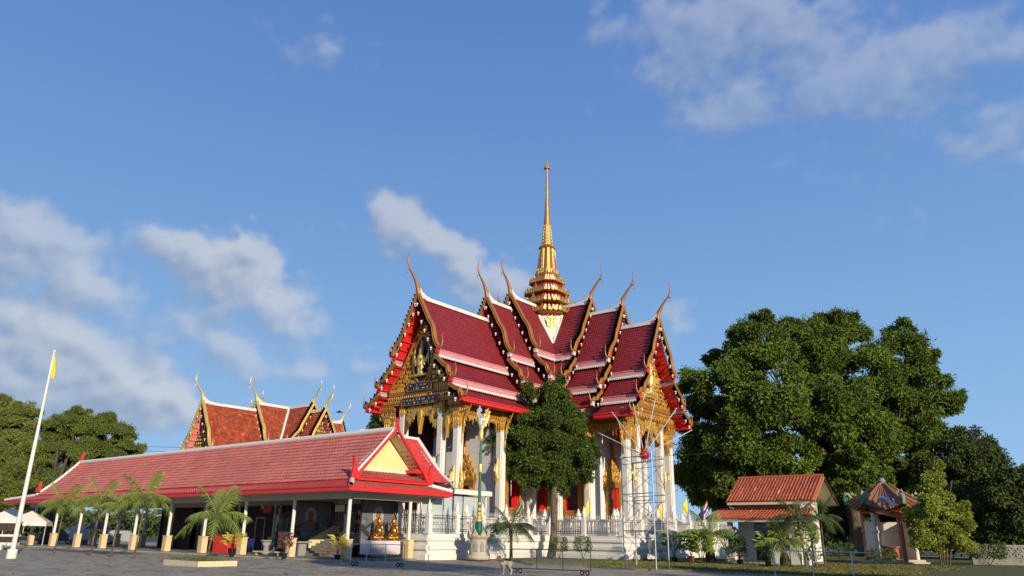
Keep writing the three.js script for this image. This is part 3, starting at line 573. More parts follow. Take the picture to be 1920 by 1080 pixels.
  wall(rect(-3.0, FLOOR, 3.0, TOP), [rect(-.75, FLOOR + .05, .75, 5.4)], g => g.rotateY(-Math.PI / 2).translate(-11.55, 0, 0));       // left front
  wall(rect(-3.19, FLOOR, 3.19, TOP), [rect(-.8, FLOOR + .05, .8, 5.7)], g => g.translate(0, 0, 6.85));                               // right front
  part('wall', [box(.3, TOP - FLOOR, 11, 3.05, (TOP + FLOOR) / 2, 1.2), box(8.2, TOP - FLOOR, .3, -7.5, (TOP + FLOOR) / 2, -3.05), box(6, TOP - FLOOR, .3, 0, (TOP + FLOOR) / 2, -4.2)], M.wallWhite, temple);
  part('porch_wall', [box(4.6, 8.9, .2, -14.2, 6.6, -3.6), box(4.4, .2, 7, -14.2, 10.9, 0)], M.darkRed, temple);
  part('wall_base', [box(.5, .55, 7.4, -11.6, FLOOR + .27, 0), box(8.2, .55, .5, -7.6, FLOOR + .27, 3.1), box(.5, .55, 3.2, -3.1, FLOOR + .27, 5.1), box(8.2, .2, .6, -7.6, 3.3, 3.1)], M.whiteTrim, temple);
  part('ceiling', [box(13.5, .15, 7.6, -10.2, 11.35, 0), box(7.6, .15, 7.4, 0, 11.352, 7.1), box(11.2, .15, 11.2, 1.6, 14.3, -1.6)], M.redDeep, temple);

  // window or door surround: gilded pilasters, sill, crown of flames; (ox is centre, built in xy plane facing +z)
  function surround(w, y0, y1, isDoor) {
    const h = y1 - y0, g = [], lv = [], r = rngOf(w * 50 + y0 * 7 | 0);
    for (const s of [-1, 1]) { const x = s * (w / 2 + .2); g.push(box(.36, h + .1, .22, x, y0 + h / 2, .1), box(.46, .2, .3, x, y0 + .15, .1), box(.46, .16, .3, x, y0 + h * .48, .1), box(.5, .2, .32, x, y1 - .12, .1), box(.42, .12, .3, x, y0 + h * .74, .1)); for (const o of [-.12, 0, .12]) lv.push(box(.05, h, .05, x + o, y0 + h / 2, .23), tip(x + o, y1 - .55, .24, .36, 0, 0, .4)); lv.push(flame(x, y1 + .02, .12, .62, 0, 0, s)); }
    g.push(box(w + 1.0, .26, .34, 0, y1 + .12, .1), box(w + 1.2, .12, .42, 0, y1 + .32, .1));
    if (!isDoor) { g.push(box(w + .96, .18, .40, 0, y0 - .08, .12), box(w + 1.1, .16, .5, 0, y0 - .28, .14), box(w + .8, .2, .36, 0, y0 - .46, .1)); for (let i = 0; i < 9; i++) lv.push(tip((i - 4) * (w + .9) / 9, y0 - .2, .34, -.3, 0, 0, .6)); }
    for (let k = 0; k < 4; k++) { const ww = (w + .9) * (1 - k * .23), yy = y1 + .4 + k * .52; g.push(box(ww, .12, .22, 0, yy, .08), box(ww * .8, .5, .14, 0, yy + .2, .06)); const n = 5 - k; for (let i = 0; i < n; i++) lv.push(flame((i - (n - 1) / 2) * ww / n, yy + .05, .16, .55 + (i === (n - 1) / 2 ? .2 : 0), 0, 0, i < n / 2 ? -1 : 1)); for (const s of [-1, 1]) lv.push(flame(s * ww / 2, yy, .1, .6, -s * .3, 0, s)); }
    const ty = y1 + 2.45; g.push(taper([[0, ty, .1], [0, ty + .5, .1], [0, ty + .9, .1], [0, ty + 1.7, .1]], [.26, .14, .13, .05], 6), taper([[0, ty + 1.6, .1], [0, ty + 2.6, .1]], [.1, .02], 6), box(.5, .12, .3, 0, ty, .1), box(.34, .1, .24, 0, ty + .75, .1));
    return [g, lv];
  }
  const opening = (kind, w, y0, y1, place, isDoor, leafRot) => {
    const [sg, sl] = surround(w, y0, y1, isDoor), f = part(kind + '_frame', sg.map(place), M.goldFrame, temple); part('frame_carving', sl.map(place), M.gold, f, { kind: 'stuff' });
    const h = y1 - y0, jam = [box(.10, h, .34, -w / 2 + .05, y0 + h / 2, -.12), box(.10, h, .34, w / 2 - .05, y0 + h / 2, -.12), box(w, .10, .34, 0, y1 - .05, -.12)]; if (!isDoor) jam.push(box(w, .08, .38, 0, y0 + .04, -.1));
    part('reveal', jam.map(place), M.redShutter, f);
    for (const s of [-1, 1]) { const leaf = T(box(isDoor ? (s < 0 ? w * .6 : w * .34) : w * .3, h - .14, .06, isDoor ? (s < 0 ? w * .3 : w * .17) : w * .15, 0, 0), 0, 0, 0, 0, leafRot[s > 0 ? 1 : 0], 0); part(isDoor ? 'door_leaf' : 'shutter', place(T(leaf, s * (w / 2 - .1), y0 + h / 2 + .03, -.02)), isDoor && s < 0 ? M.wood : M.redShutter, f); }
  };
  for (const x of winL) opening('window', 1.44, 3.65, 6.6, g => T(g, x, 0, 3.22), false, [1.25, 1.85]);
  opening('window', 1.4, 3.65, 6.6, g => T(g, -3.22, 0, 4.95, 0, -Math.PI / 2), false, [1.3, 1.8]);
  opening('door', 1.5, 2.15, 5.4, g => T(g, -11.72, 0, 0, 0, -Math.PI / 2), true, [1.3, 1.8]);
  opening('door', 1.6, 2.15, 5.7, g => T(g, 0, 0, 7.02), true, [.04, 1.75]);

  // ---- platform, plinth and stairs
  const slab = (pts, y0, y1) => T(new THREE.ExtrudeGeometry(new THREE.Shape(pts.map(p => new THREE.Vector2(p[0], -p[1]))), { depth: y1 - y0, bevelEnabled: false }), 0, y0, 0, -Math.PI / 2);
  part('platform', [slab([[-22.65, -7], [-22.65, 6.85], [-9.45, 6.85], [-9.45, 13.35], [9.45, 13.35], [9.45, 6.85], [20, 6.85], [20, -7], [9.45, -7], [9.45, -13.4], [-9.45, -13.4], [-9.45, -7]], .02, 1.5)], M.whiteTrim, temple);
  part('plinth', [slab([[-17.5, -4.4], [-17.5, 4.4], [-4.5, 4.4], [-4.5, 11.4], [4.5, 11.4], [4.5, 4.4], [16, 4.4], [16, -4.4], [4.5, -4.4], [4.5, -11.4], [-4.5, -11.4], [-4.5, -4.4]], 1.5, 2.1), slab([[-17.7, -4.6], [-17.7, 4.6], [-4.7, 4.6], [-4.7, 11.6], [4.7, 11.6], [4.7, 4.6], [16.2, 4.6], [16.2, -4.6]], 1.5, 1.72), slab([[-17.62, -4.52], [-17.62, 4.52], [-4.62, 4.52], [-4.62, 11.52], [4.62, 11.52], [4.62, 4.52], [16.1, 4.52], [16.1, -4.52]], 1.96, 2.06)], M.whiteTrim, temple);
  { // inner white parapet round the terrace
    const runs = [[-17.8, 5.75, -9.0, 5.75], [-8.6, 5.9, -8.6, 12.3], [-8.45, 12.45, -2.3, 12.45], [2.3, 12.45, 8.45, 12.45], [8.6, 5.9, 8.6, 12.3]];
    for (const [x0, z0, x1, z1] of runs) { const L = Math.hypot(x1 - x0, z1 - z0), ry = -Math.atan2(z1 - z0, x1 - x0), g = [box(L, .34, .30, 0, 1.67, 0), box(L, .14, .34, 0, 2.74, 0), box(L, .86, .10, 0, 2.24, -.04)], n = Math.round(L / .34); for (let i = 0; i < n; i++) g.push(T(new THREE.CylinderGeometry(.07, .09, .86, 6), -L / 2 + (i + .5) * L / n, 2.24, .06)); part('parapet', g.map(q => T(q, (x0 + x1) / 2, 0, (z0 + z1) / 2, 0, ry)), M.white, temple, { kind: 'stuff' }); for (const u of [0, .5, 1]) part('parapet_post', [box(.36, 1.5, .36, x0 + (x1 - x0) * u, 2.25, z0 + (z1 - z0) * u), lathe([[.001, 0], [.2, 0], [.24, .14], [.14, .3], [.05, .55], [.001, .6]], 8, x0 + (x1 - x0) * u, 3.0, z0 + (z1 - z0) * u)], M.white, temple); }
    part('valance', [box(5.2, 1.9, .08, .6, 10.3, 8.7), extr([[-2, 9.4], [3.2, 9.4], [.6, 7.6]], .06).translate(0, 0, 8.7)], M.redDeep, temple);
  }
  for (let i = 0; i < 3; i++) part('step', box(3.2, .2, .32, 0, 1.6 + i * .2, 12.3 - i * .3), M.whiteTrim, temple);
  for (const s of [-1, 1]) part('balustrade', [T(extr([[0, 0], [2.6, 0], [2.6, .5], [.3, 1.75], [0, 1.75]], .35, .03), 2 * s, 1.5, 11.45, 0, -Math.PI / 2), lathe([[.001, 0], [.2, 0], [.24, .15], [.13, .3], [.2, .42], [.14, .6], [.03, .9], [.001, .95]], 10, 2 * s, 3.25, 11.7)], M.white, temple);

  // ---- white redented drum where the roofs meet, garuda mask, and the spire
  const red = r => { const p = [], q = [[1, .0], [1, .56], [.86, .56], [.86, .72], [.72, .72], [.72, .86], [.56, .86], [.56, 1]]; for (let k = 0; k < 4; k++) { const c = Math.round(Math.cos(k * Math.PI / 2)), s = Math.round(Math.sin(k * Math.PI / 2)); for (const [a, b] of q.slice(1)) p.push([(a * c - b * s) * r, (a * s + b * c) * r]); } return p; };
  const loft = prof => { const out = [], n = red(1).length; for (let i = 0; i < prof.length - 1; i++) { const a = red(prof[i][1]), b = red(prof[i + 1][1]); for (let j = 0; j < n; j++) { const k = (j + 1) % n; quad(out, [a[j][0], prof[i][0], a[j][1]], [b[j][0], prof[i + 1][0], b[j][1]], [b[k][0], prof[i + 1][0], b[k][1]], [a[k][0], prof[i][0], a[k][1]]); } } return soup(out); };
  part('drum', [loft([[16, 1.62], [22.0, 1.62]])], M.white, temple);
  // pleated white valley piece in the angle of the two near roofs
  {
    const g = [], H = 3.35, tl = q => q.translate(0, 0, 0).applyMatrix4(new THREE.Matrix4().makeRotationX(-.385)).translate(0, 19.05, 3.12).rotateY(-Math.PI / 4);
    for (let i = -5; i <= 5; i++) { const x = i * .22, lo = Math.abs(x) * 2.75; g.push(box(.22, H - lo + .3, .20 + .14 * (i & 1), x, (H + .3 + lo) / 2, -.05)); }
    for (const s of [-1, 1]) g.push(bar([0, -.1, .1], [s * 1.25, H, .06], .10, 5), taper([[s * 1.22, H - .05, .06], [s * 1.5, H + .35, -.3], [s * 1.55, H + .9, -.8]], [.10, .10], 5));
    part('valley_panel', g.map(tl), M.white, temple);
  }
  // valley flashing lines and eave band turn are left to the roofs; gilded bull-headed mask on the drum
  {
    const m = [T(new THREE.SphereGeometry(.42, 10, 8), 0, 21.75, .1, 0, 0, 0, 1, 1.15, .6)];
    for (const s of [-1, 1]) { m.push(taper([[s * .2, 22.0, .1], [s * .6, 22.05, .14], [s * .72, 22.5, .12], [s * .52, 22.85, .1]], [.14, .13, .09, .03], 6), flame(s * .42, 21.3, .1, .9, s * -.5, 0, s), flame(s * .5, 20.8, .05, .7, s * -.2, 0, s), T(scroll, s * .45, 21.4, .2, 0, 0, s, .4 * s, .4, .6), taper([[s * .62, 21.6, 0], [s * .7, 20.8, 0], [s * .5, 20.2, 0]], [.06, .08, .03], 5)); }
    m.push(tip(0, 21.5, .2, -1.2, 0, 0, .5), tip(0, 20.65, .1, -1.35, 0, 0, .55), flame(0, 22.1, .2, .6), box(.9, .12, .25, 0, 20.75, .06));
    part('gilded_mask', m.map(q => T(q, 0, 9.3, 0, 0, 0, 0, .54, .56, .54).translate(0, 0, 2.55).rotateY(-Math.PI / 4)), M.goldPale, temple);
  }
  part('spire_soffit', [loft([[21.95, 1.7], [22.32, 2.05], [22.32, .5]])], M.redPaint, temple);
  const tiers = [[22.3, 2.72, 1.05], [23.42, 2.36, 1.1], [24.62, 1.96, 1.05], [25.82, 1.55, .95]];
  tiers.forEach(([y, r, h], i) => {
    part('spire_tier', [loft([[y - .02, r * .70], [y + .06, r * .94], [y + .12, r * .98], [y + .26, r * .98], [y + .30, r * .9], [y + .34, r * .72]])], M.goldBrown, temple);
    part('spire_wall', [loft([[y + .2, r * .74], [y + h + .2, r * .66]])], i ? M.redDeep : M.redDeep, temple);
    const cor = [], w2 = [], pl = red(r * .99);
    for (let k = 0; k < 4; k++) {
      const a = k * Math.PI / 2;                    // ornaments on each face and on the stepped corner
      for (const o of [-.5, -.26, 0, .26, .5]) { const s = (o ? Math.abs(o) > .3 ? .66 : .56 : .98) * (.6 + .4 * r / 2.3); cor.push(T(LEAFTIP, Math.cos(a) * r - Math.sin(a) * o * r, y + .14, Math.sin(a) * r + Math.cos(a) * o * r, 0, Math.PI / 2 - a, 0, s * .8, s * .92, s * .5)); }
      const a2 = a + Math.PI / 4; for (const o of [-.28, -.1, .1, .28]) { const x = Math.cos(a2) * r * 1.14 - Math.sin(a2) * o * r, z = Math.sin(a2) * r * 1.14 + Math.cos(a2) * o * r, s = .58 * (.6 + .4 * r / 2.3); cor.push(T(LEAFTIP, x, y + .14, z, 0, Math.PI / 2 - a2, 0, s * .6, s * .85, s * .5)); w2.push(T(new THREE.CapsuleGeometry(.11 * (.6 + .4 * r / 2.3), h * .42, 2, 6), x * .77, y + .56, z * .77)); }
    }
    for (let k = 0; k < pl.length; k++) { const p = pl[k], q = pl[(k + 1) % pl.length]; const n = Math.max(1, Math.round(Math.hypot(q[0] - p[0], q[1] - p[1]) / .22)); for (let j = 0; j < n; j++) { const f = (j + .5) / n, x = p[0] + (q[0] - p[0]) * f, z = p[1] + (q[1] - p[1]) * f; cor.push(T(LEAFTIP, x * 1.01, y + .16, z * 1.0, 0, Math.PI / 2 - Math.atan2(z, x), 0, .16, .42, .3), box(.08, .08, .08, x * 1.02, y + .12, z * 1.02)); } }
    part('spire_crown', cor, M.goldOld, temple, { kind: 'stuff' }); part('corner_pilaster', w2, M.white, temple, { kind: 'stuff' });
  });
  part('spire_bell', [loft([[26.75, 1.06], [27.1, 1.10], [27.25, .92], [28.4, .80], [29.7, .66], [29.85, .78], [30.1, .74]])], M.goldBrown, temple);
  {
    const g = []; for (let k = 0; k < 8; k++) { const a = k * Math.PI / 4, big = k & 1; for (let j = 0; j < 3; j++) { const o = (j - 1) * .13, R = (big ? 1.02 : .92); g.push(bar([Math.cos(a) * R * .97 - Math.sin(a) * o, 27.2, Math.sin(a) * R * .95 + Math.cos(a) * o], [Math.cos(a) * R * .74 - Math.sin(a) * o * .7, 29.75, Math.sin(a) * R * .74 + Math.cos(a) * o * .7], .07, 5)); } }
    for (let k = 0; k < 24; k++) { const a = k / 24 * 2 * Math.PI; g.push(T(LEAFTIP, Math.cos(a) * 1.1, 26.95, Math.sin(a) * 1.1, 0, Math.PI / 2 - a, 0, .26, .5, .5)); }
    part('spire_ribs', g, M.goldPale, temple, { kind: 'stuff' });
    const p2 = []; for (let k = 0; k < 4; k++) { const a = k * Math.PI / 2; for (let j = 0; j < 5; j++) p2.push(T(FLAME, Math.cos(a) * (.93 - j * .05), 27.35 + j * .44, Math.sin(a) * (.93 - j * .05), 0, Math.PI / 2 - a, 0, .36)); } part('spire_carving', p2, M.pinkTrim, temple, { kind: 'stuff' });
  }
  const rings = [[.001, 30.0], [.62, 30.0]]; { let y = 30.05, r = .63; for (let i = 0; i < 7; i++) { const h = .36; rings.push([r, y], [r * 1.04, y + .05], [r * .90, y + h * .55], [r * .92, y + h * .8]); y += h; r *= .922; } for (let i = 0; i < 16; i++) { const h = .17; rings.push([r * .86, y], [r, y + h * .4], [r * .9, y + h * .8]); y += h; r *= .962; } rings.push([r * .85, y], [.135, 36.4], [.19, 36.5], [.19, 36.66], [.135, 36.75], [.10, 39.0], [.16, 39.05], [.12, 39.15]); }
  part('spire_shaft', lathe(rings.filter((p, i) => !i || p[1] >= rings[i - 1][1] - .001), 16), M.goldOld, temple);
  part('spire_shaft_rib', [...Array(8)].map((_, k) => { const a = k * Math.PI / 4 + .39; return bar([Math.cos(a) * .56, 30.1, Math.sin(a) * .56], [Math.cos(a) * .32, 32.5, Math.sin(a) * .32], .07, 5); }), M.goldPale, temple);
  part('spire_top', lathe([[.001, 39.05], [.30, 39.1], [.34, 39.18], [.22, 39.35], [.24, 39.4], [.13, 39.6], [.15, 39.66], [.07, 39.85], [.09, 39.9], [.02, 40.2], [.001, 40.4]], 12), M.gold, temple);
}

// ---------------------------------------------------------------- ground, road, lawn
structure('ground', T(new THREE.CircleGeometry(4500, 64), 0, -.02, 0, -Math.PI / 2), M.ground);
const flat = (pts, y, m, name, opt) => {                 // sheet from world points
  const s = new THREE.Shape(pts.map(p => new THREE.Vector2(p.x, -p.z))), g = new THREE.ShapeGeometry(s).rotateX(-Math.PI / 2).translate(0, y, 0); return structure(name, g, m, opt);
};
flat([wor(-110, 0, -90), wor(-110, 0, 75), wor(40, 0, 75), wor(40, 0, -90)], 0, M.road, 'road');
// lawn strip in front of the temple wall and under the little house, edge picked along the road
const lawnEdge = [gp(975, 1053.5, .05), gp(1000, 1058, .05), gp(1100, 1062, .05), gp(1190, 1067, .05), gp(1300, 1071, .05), gp(1440, 1077.5, .05), gp(1600, 1084, .05), gp(1900, 1096, .05)];
flat([...lawnEdge, wor(2, 0, 52), wor(34, 0, 52), wor(34, 0, 7.2), wor(-15.5, 0, 7.2)], .05, M.grass, 'lawn');
{
  const k = []; for (let i = 0; i < lawnEdge.length - 1; i++) { const a = lawnEdge[i], b = lawnEdge[i + 1], L = a.distanceTo(b); k.push(T(box(L, .09, .14), (a.x + b.x) / 2, .035, (a.z + b.z) / 2, 0, -Math.atan2(b.z - a.z, b.x - a.x))); }
  structure('kerb', k, M.concrete);
  // uneven blades along the strip
  const blade = soup([-.012, 0, 0, .012, 0, 0, .01, .07, .02, -.02, 0, .02, .005, 0, .03, -.03, .06, -.01, .02, 0, -.02, .04, 0, -.01, .05, .055, .02]);
  const n = 26000, im = new THREE.InstancedMesh(blade, M.grassBlade ?? (M.grassBlade = (() => { const m = new THREE.MeshStandardMaterial({ side: THREE.DoubleSide, roughness: 1 }); return m; })()), n), o = new THREE.Object3D(), r = rngOf(41), col = new THREE.Color();
  const E0 = lawnEdge.map(loc); let c = 0;
  const edgeZ = X => { for (let i = 0; i < E0.length - 1; i++) if (X >= E0[i][0] !== X >= E0[i + 1][0]) { const f = (X - E0[i][0]) / (E0[i + 1][0] - E0[i][0]); return E0[i][2] + (E0[i + 1][2] - E0[i][2]) * f; } return 40; };
  while (c < n) {
    const X = -24 + r() * 22, Z = 8 + r() * 26, p = wor(X, .05, Z), l = [X, 0, Z];
    // keep those on the lawn side of the edge
    let ok = false; for (let i = 0; i < E0.length - 1; i++) { const a = E0[i], b = E0[i + 1]; const f = ((X - a[0]) * (b[0] - a[0]) + (Z - a[2]) * (b[2] - a[2])) / ((b[0] - a[0]) ** 2 + (b[2] - a[2]) ** 2); if (f >= 0 && f <= 1) { const cr = (b[0] - a[0]) * (Z - a[2]) - (b[2] - a[2]) * (X - a[0]); ok = cr < -.4; } }
    if (!ok) { if (r() < .001) c++; continue; }
    o.position.copy(p); o.rotation.set(0, r() * 6, 0); const s = .6 + r() * 1.1; o.scale.set(s * 1.5, s, s * 1.5); o.updateMatrix(); im.setMatrixAt(c, o.matrix); const d = r(); im.setColorAt(c, col.setRGB(.07 + .11 * d, .085 + .07 * d, .02 + .02 * d)); c++;
  }
  im.name = 'grass'; im.userData = { kind: 'stuff', label: 'short patchy grass on the strip in front of the white wall', category: 'grass' }; im.castShadow = im.receiveShadow = true; scene.add(im);
  // faded parking lines on the concrete
  const line = (a, b, w) => { const A = gp(...a), B = gp(...b), L = A.distanceTo(B); return T(new THREE.PlaneGeometry(L, w).rotateX(-Math.PI / 2), (A.x + B.x) / 2, .004, (A.z + B.z) / 2, 0, -Math.atan2(B.z - A.z, B.x - A.x)); };
  const pm = mat('roadPaint', .36, .34, .28, .9, 0, { map: T_road });
  { const j = []; for (let i = -12; i < 14; i++) { j.push(T(new THREE.PlaneGeometry(.035, 150).rotateX(-Math.PI / 2), ...wor(-60 + i * 4.6, .003, 0).toArray(), 0, TH)); j.push(T(new THREE.PlaneGeometry(150, .035).rotateX(-Math.PI / 2), ...wor(-40, .0035, 2 + i * 4.6).toArray(), 0, TH)); } structure('road_joint', j, M.charcoal); }
  { // fallen leaves and grit along the kerb
    const lf = soup([-.04, 0, 0, .04, 0, .01, 0, .015, .07]), nL = 900, li = new THREE.InstancedMesh(lf, new THREE.MeshStandardMaterial({ roughness: 1, side: THREE.DoubleSide }), nL), ob = new THREE.Object3D(), q = rngOf(77), cc = new THREE.Color();
    for (let i = 0; i < nL; i++) { const w = q() < .6 ? gp(440 + q() * 560, 1052 + q() * 26) : gp(20 + q() * 1600, 1050 + q() * 30); ob.position.copy(w); ob.position.y = .012; ob.rotation.set(0, q() * 6, 0); ob.scale.setScalar(.5 + q()); ob.updateMatrix(); li.setMatrixAt(i, ob.matrix); const d = q(); li.setColorAt(i, cc.setRGB(.10 + .14 * d, .07 + .07 * d, .03)); }
    li.name = 'leaf_litter'; li.userData = { kind: 'stuff', label: 'scattered fallen leaves on the concrete', category: 'leaves' }; li.receiveShadow = true; scene.add(li);
  }
  structure('road_marking', [line([420, 1068], [640, 1060], .10), line([520, 1078], [690, 1070], .10), line([400, 1070], [560, 1079], .08), line([0, 1068], [380, 1072], .10), line([790, 1070], [950, 1066], .08), line([0, 1040], [200, 1036], .10)], pm);
}

// ---------------------------------------------------------------- temple boundary wall with lotus-bud posts and railings
{
  const path = [[-22.8, -9], [-22.8, 7], [-9.6, 7], [-9.6, 13.5], [9.6, 13.5], [9.6, 7], [20, 7]], f = thing('boundary_wall', 'low white stepped wall with lotus-bud posts and iron railings around the temple platform', 'wall', [0, 0, 0]);
  const base = [[.001, 0], [.3, 0]];
  const prof = [[.0, .02], [.34, .02], [.34, .34], [.20, .42], [.20, .60], [.32, .66], [.32, .86], [.16, .96], [.16, 1.14], [.28, 1.20], [.28, 1.34], [.12, 1.42], [.12, 1.62], [-.16, 1.62], [-.16, .02]];
  const bud = lathe([[.001, 0], [.10, 0], [.13, .06], [.10, .14], [.16, .26], [.17, .38], [.11, .56], [.04, .78], [.001, .92]], 10);
  for (let i = 0; i < path.length - 1; i++) {
    const [x0, z0] = path[i], [x1, z1] = path[i + 1], L = Math.hypot(x1 - x0, z1 - z0), ry = -Math.atan2(z1 - z0, x1 - x0), at2 = u => [x0 + (x1 - x0) * u, z0 + (z1 - z0) * u];
    const out = extr(prof, L).rotateY(Math.PI / 2 * 1);  // profile x -> outward
    const g = T(extr(prof.map(p => [p[0], p[1]]), L + .3), 0, 0, 0, 0, -Math.PI / 2);  // length now along x, outward +z
    part('wall_base', T(g, (x0 + x1) / 2, 0, (z0 + z1) / 2, 0, ry), M.white, f);
    const n = Math.max(2, Math.round(L / 2.75));
    for (let k = 0; k <= n; k++) {
      if (k === n && i < path.length - 2) continue; const [px, pz] = at2(k / n);
      part('wall_post', [box(.42, .12, .42, px, 1.68, pz), box(.32, 1.0, .32, px, 2.2, pz), box(.38, .1, .38, px, 2.72, pz), box(.32, .12, .32, px, 2.82, pz), T(bud, px, 2.86, pz)], M.white, f);
    }
    for (let k = 0; k < n; k++) {
      const [ax, az] = at2((k + .06) / n), [bx, bz] = at2((k + .94) / n), D = [bx - ax, bz - az], bars = [], r = [], nb = Math.round(Math.hypot(...D) / .17);
      for (const y of [1.78, 1.9, 2.62, 2.74]) r.push(bar([ax, y, az], [bx, y, bz], .022, 4));
      for (let b = 0; b <= nb; b++) { const x = ax + D[0] * b / nb, z = az + D[1] * b / nb; bars.push(bar([x, 1.66, z], [x, 2.74, z], .016, 4), T(new THREE.ConeGeometry(.026, .24, 4), x, 3.0, z), bar([x, 2.7, z], [x, 2.92, z], .011, 4)); if (b % 2) bars.push(T(new THREE.OctahedronGeometry(.05), x, 2.26, z, 0, 0, 0, .8, 2, .8)); }
      const rl = part('railing', r, M.steelDark, f); part('railing_bars', bars, M.whiteTrim, rl, { kind: 'stuff' });
    }
  }
}

// ---------------------------------------------------------------- open hall with the long salmon roof
{
  const h = thing('open_hall', 'long open-sided hall with a faded salmon tiled roof, red trimmed gable and white posts', 'hall', [0, 0, 0]);
  const Z0 = 6.0, Z1 = -40, RX = -25.2, RY = 8.0;
  const S = (n, a, b, c, d, m, o) => part(n, tileSlope(a, b, c, d, .30, .33, { roll: true, rib: .045, lap: .055, jitter: .14, ...o }), m, h, { kind: 'stuff' });
  S('roof_tiles', [RX, RY, Z0 - .1], [RX, RY, Z1], [-28.6, 4.66, Z0 - .1], [-28.6, 4.66, Z1], M.tileSalmon, { sag: .12, seed: 3 });
  S('roof_tiles', [RX, RY, Z0 - .1], [RX, RY, Z1], [-21.8, 4.66, Z0 - .1], [-21.8, 4.66, Z1], M.tileSalmon, { sag: .12, seed: 4 });
  S('skirt_tiles', [-28.3, 4.62, Z0 - .25], [-28.3, 4.62, -40.2], [-29.5, 4.2, 7.1], [-29.5, 4.2, -45], M.tileSalmon, { seed: 5 });
  S('skirt_tiles', [-22.1, 4.62, Z0 - .25], [-22.1, 4.62, -40.2], [-20.9, 4.2, 7.1], [-20.9, 4.2, -45], M.tileSalmon, { seed: 6 });
  S('skirt_tiles', [-28.3, 4.62, Z0 - .25], [-22.1, 4.62, Z0 - .25], [-29.5, 4.2, 7.1], [-20.9, 4.2, 7.1], M.tileSalmon, { seed: 7, color: [.8, .6, .6] });
  S('gable_tiles', [-27.7, 5.35, 5.0], [-22.7, 5.35, 5.0], [-28.2, 4.86, 6.02], [-22.2, 4.86, 6.02], M.tileSalmon, { seed: 8, color: [.8, .6, .6] });
  // cross wing over the temple stair
  const WE = -19.35;
  S('wing_tiles', [-25, 8.2, 2.0], [WE, 8.2, 2.0], [-22.6, 4.95, 5.5], [WE + .0, 4.95, 5.5], M.tileScarlet, { seed: 9, sag: .16 });
  S('wing_tiles', [-25, 8.2, 2.0], [WE, 8.2, 2.0], [-22.6, 4.95, -1.5], [WE, 4.95, -1.5], M.tileScarlet, { seed: 10, sag: .16 });
  part('ridge_cap', [box(5.6, .18, .34, -22.1, 8.26, 2.0), taper([[WE, 8.3, 2.05], [WE, 6.5, 3.75], [WE, 5.45, 4.85], [WE + .05, 5.0, 5.65]], [.15, .15], 5), taper([[WE, 8.3, 1.95], [WE, 6.5, .25], [WE, 5.0, -1.6]], [.15, .15], 5)], M.whiteTrim, h);
  part('wing_gable', T(extr([[-3.3, 4.9], [3.3, 4.9], [0, 8.1]], .12), WE - .3, 0, 2, 0, Math.PI / 2), M.cream, h);
  part('wing_beam', [box(4.2, .18, .3, -21.2, 4.74, 5.2), box(3.2, .5, .2, -21, 4.5, 5.0)], M.woodDark, h);
  part('ridge_cap', bar([RX, RY + .03, Z0 + .1], [RX, RY + .03, Z1 - .1], .19, 12), M.white, h);
  for (const [x, z, x2, z2] of [[-28.35, Z0 - .2, -29.55, 7.15], [-22.05, Z0 - .2, -20.85, 7.15], [-28.35, -40.2, -29.55, -45], [-22.05, -40.2, -20.85, -45]]) part('hip_cap', taper([[x, 4.72, z], [x2, 4.28, z2]], [.17, .15], 6), M.whiteTrim, h);
  // fascias
  part('eave_board', [box(.1, .26, 52.1, -29.54, 4.07, -18.95), box(.16, .07, 52.1, -29.56, 4.2, -18.95)], M.redPaint, h);
  part('eave_board', [box(8.7, .26, .1, -25.2, 4.07, 7.14), box(8.7, .07, .16, -25.2, 4.2, 7.15)], M.redPaint, h);
  part('eave_board', box(.1, .26, 52.1, -20.86, 4.07, -18.95), M.redPaint, h);
  part('eave_board', [box(.1, .16, 46, -28.64, 4.56, -17)], M.redPaint, h);
  part('gable_sill', [box(6.5, .2, .12, -25.2, 4.76, 6.08), box(6.5, .1, .24, -25.2, 4.84, 6.02)], M.redPaint, h);
  // ceiling, edge beam and floor
  part('ceiling', [box(8.5, .06, 51.8, -25.2, 3.93, -18.95)], M.soffitGrey, h);
  part('edge_beam', [box(.22, .34, 47.6, -28.3, 3.73, -17.9), box(5.8, .34, .22, -25.4, 3.731, 5.9)], M.soffitGrey, h);
  part('edge_beam', box(.22, .34, 47.6, -22.4, 3.732, -17.9), M.soffitGrey, h);
  part('floor', [box(7.2, .12, 49, -25.5, .06, -18.1)], M.concrete, h); part('floor_edge', box(.1, .09, 49, -29.15, .05, -18.1), M.stone, h);
  // gable
  part('gable_wall', T(extr([[-2.95, 5.0], [2.95, 5.0], [0, 7.72]], .14, .0), RX, 0, 5.0), M.yellowWall, h, { label: 'plain yellow gable wall' }); part('gable_trim', box(5.3, .16, .2, RX, 5.38, 5.06), M.whiteTrim, h);
  for (const s of [-1, 1]) {
    const u = []; quad(u, [RX, 7.86, 5.02], [RX, 7.86, 6.0], [RX + 3.3 * s, 4.7, 6.0], [RX + 3.3 * s, 4.7, 5.02]); part('gable_soffit', soup(u), M.cream, h);
    const vb = extr([[0, 8.55], [.13 * s, 8.0], [3.05 * s, 5.0], [3.15 * s, 5.65], [3.42 * s, 6.0], [3.36 * s, 5.5], [3.5 * s, 4.7], [3.0 * s, 4.7], [2.62 * s, 5.3], [0, 7.98]], .16, .02);
    part('bargeboard', T(vb, RX, 0, 6.1), M.redPaint, h, { label: 'red bargeboard with upturned tip' });
    part('verge_cap', taper([[RX + .2 * s, 7.95, 5.98], [RX + 1.7 * s, 6.42, 5.98], [RX + 3.1 * s, 5.06, 5.98]], [.09, .09], 5), M.whiteTrim, h);
  }
  part('gable_plate', [box(1.1, .24, .9, -22.75, 5.5, 5.6)], M.redPaint, h);
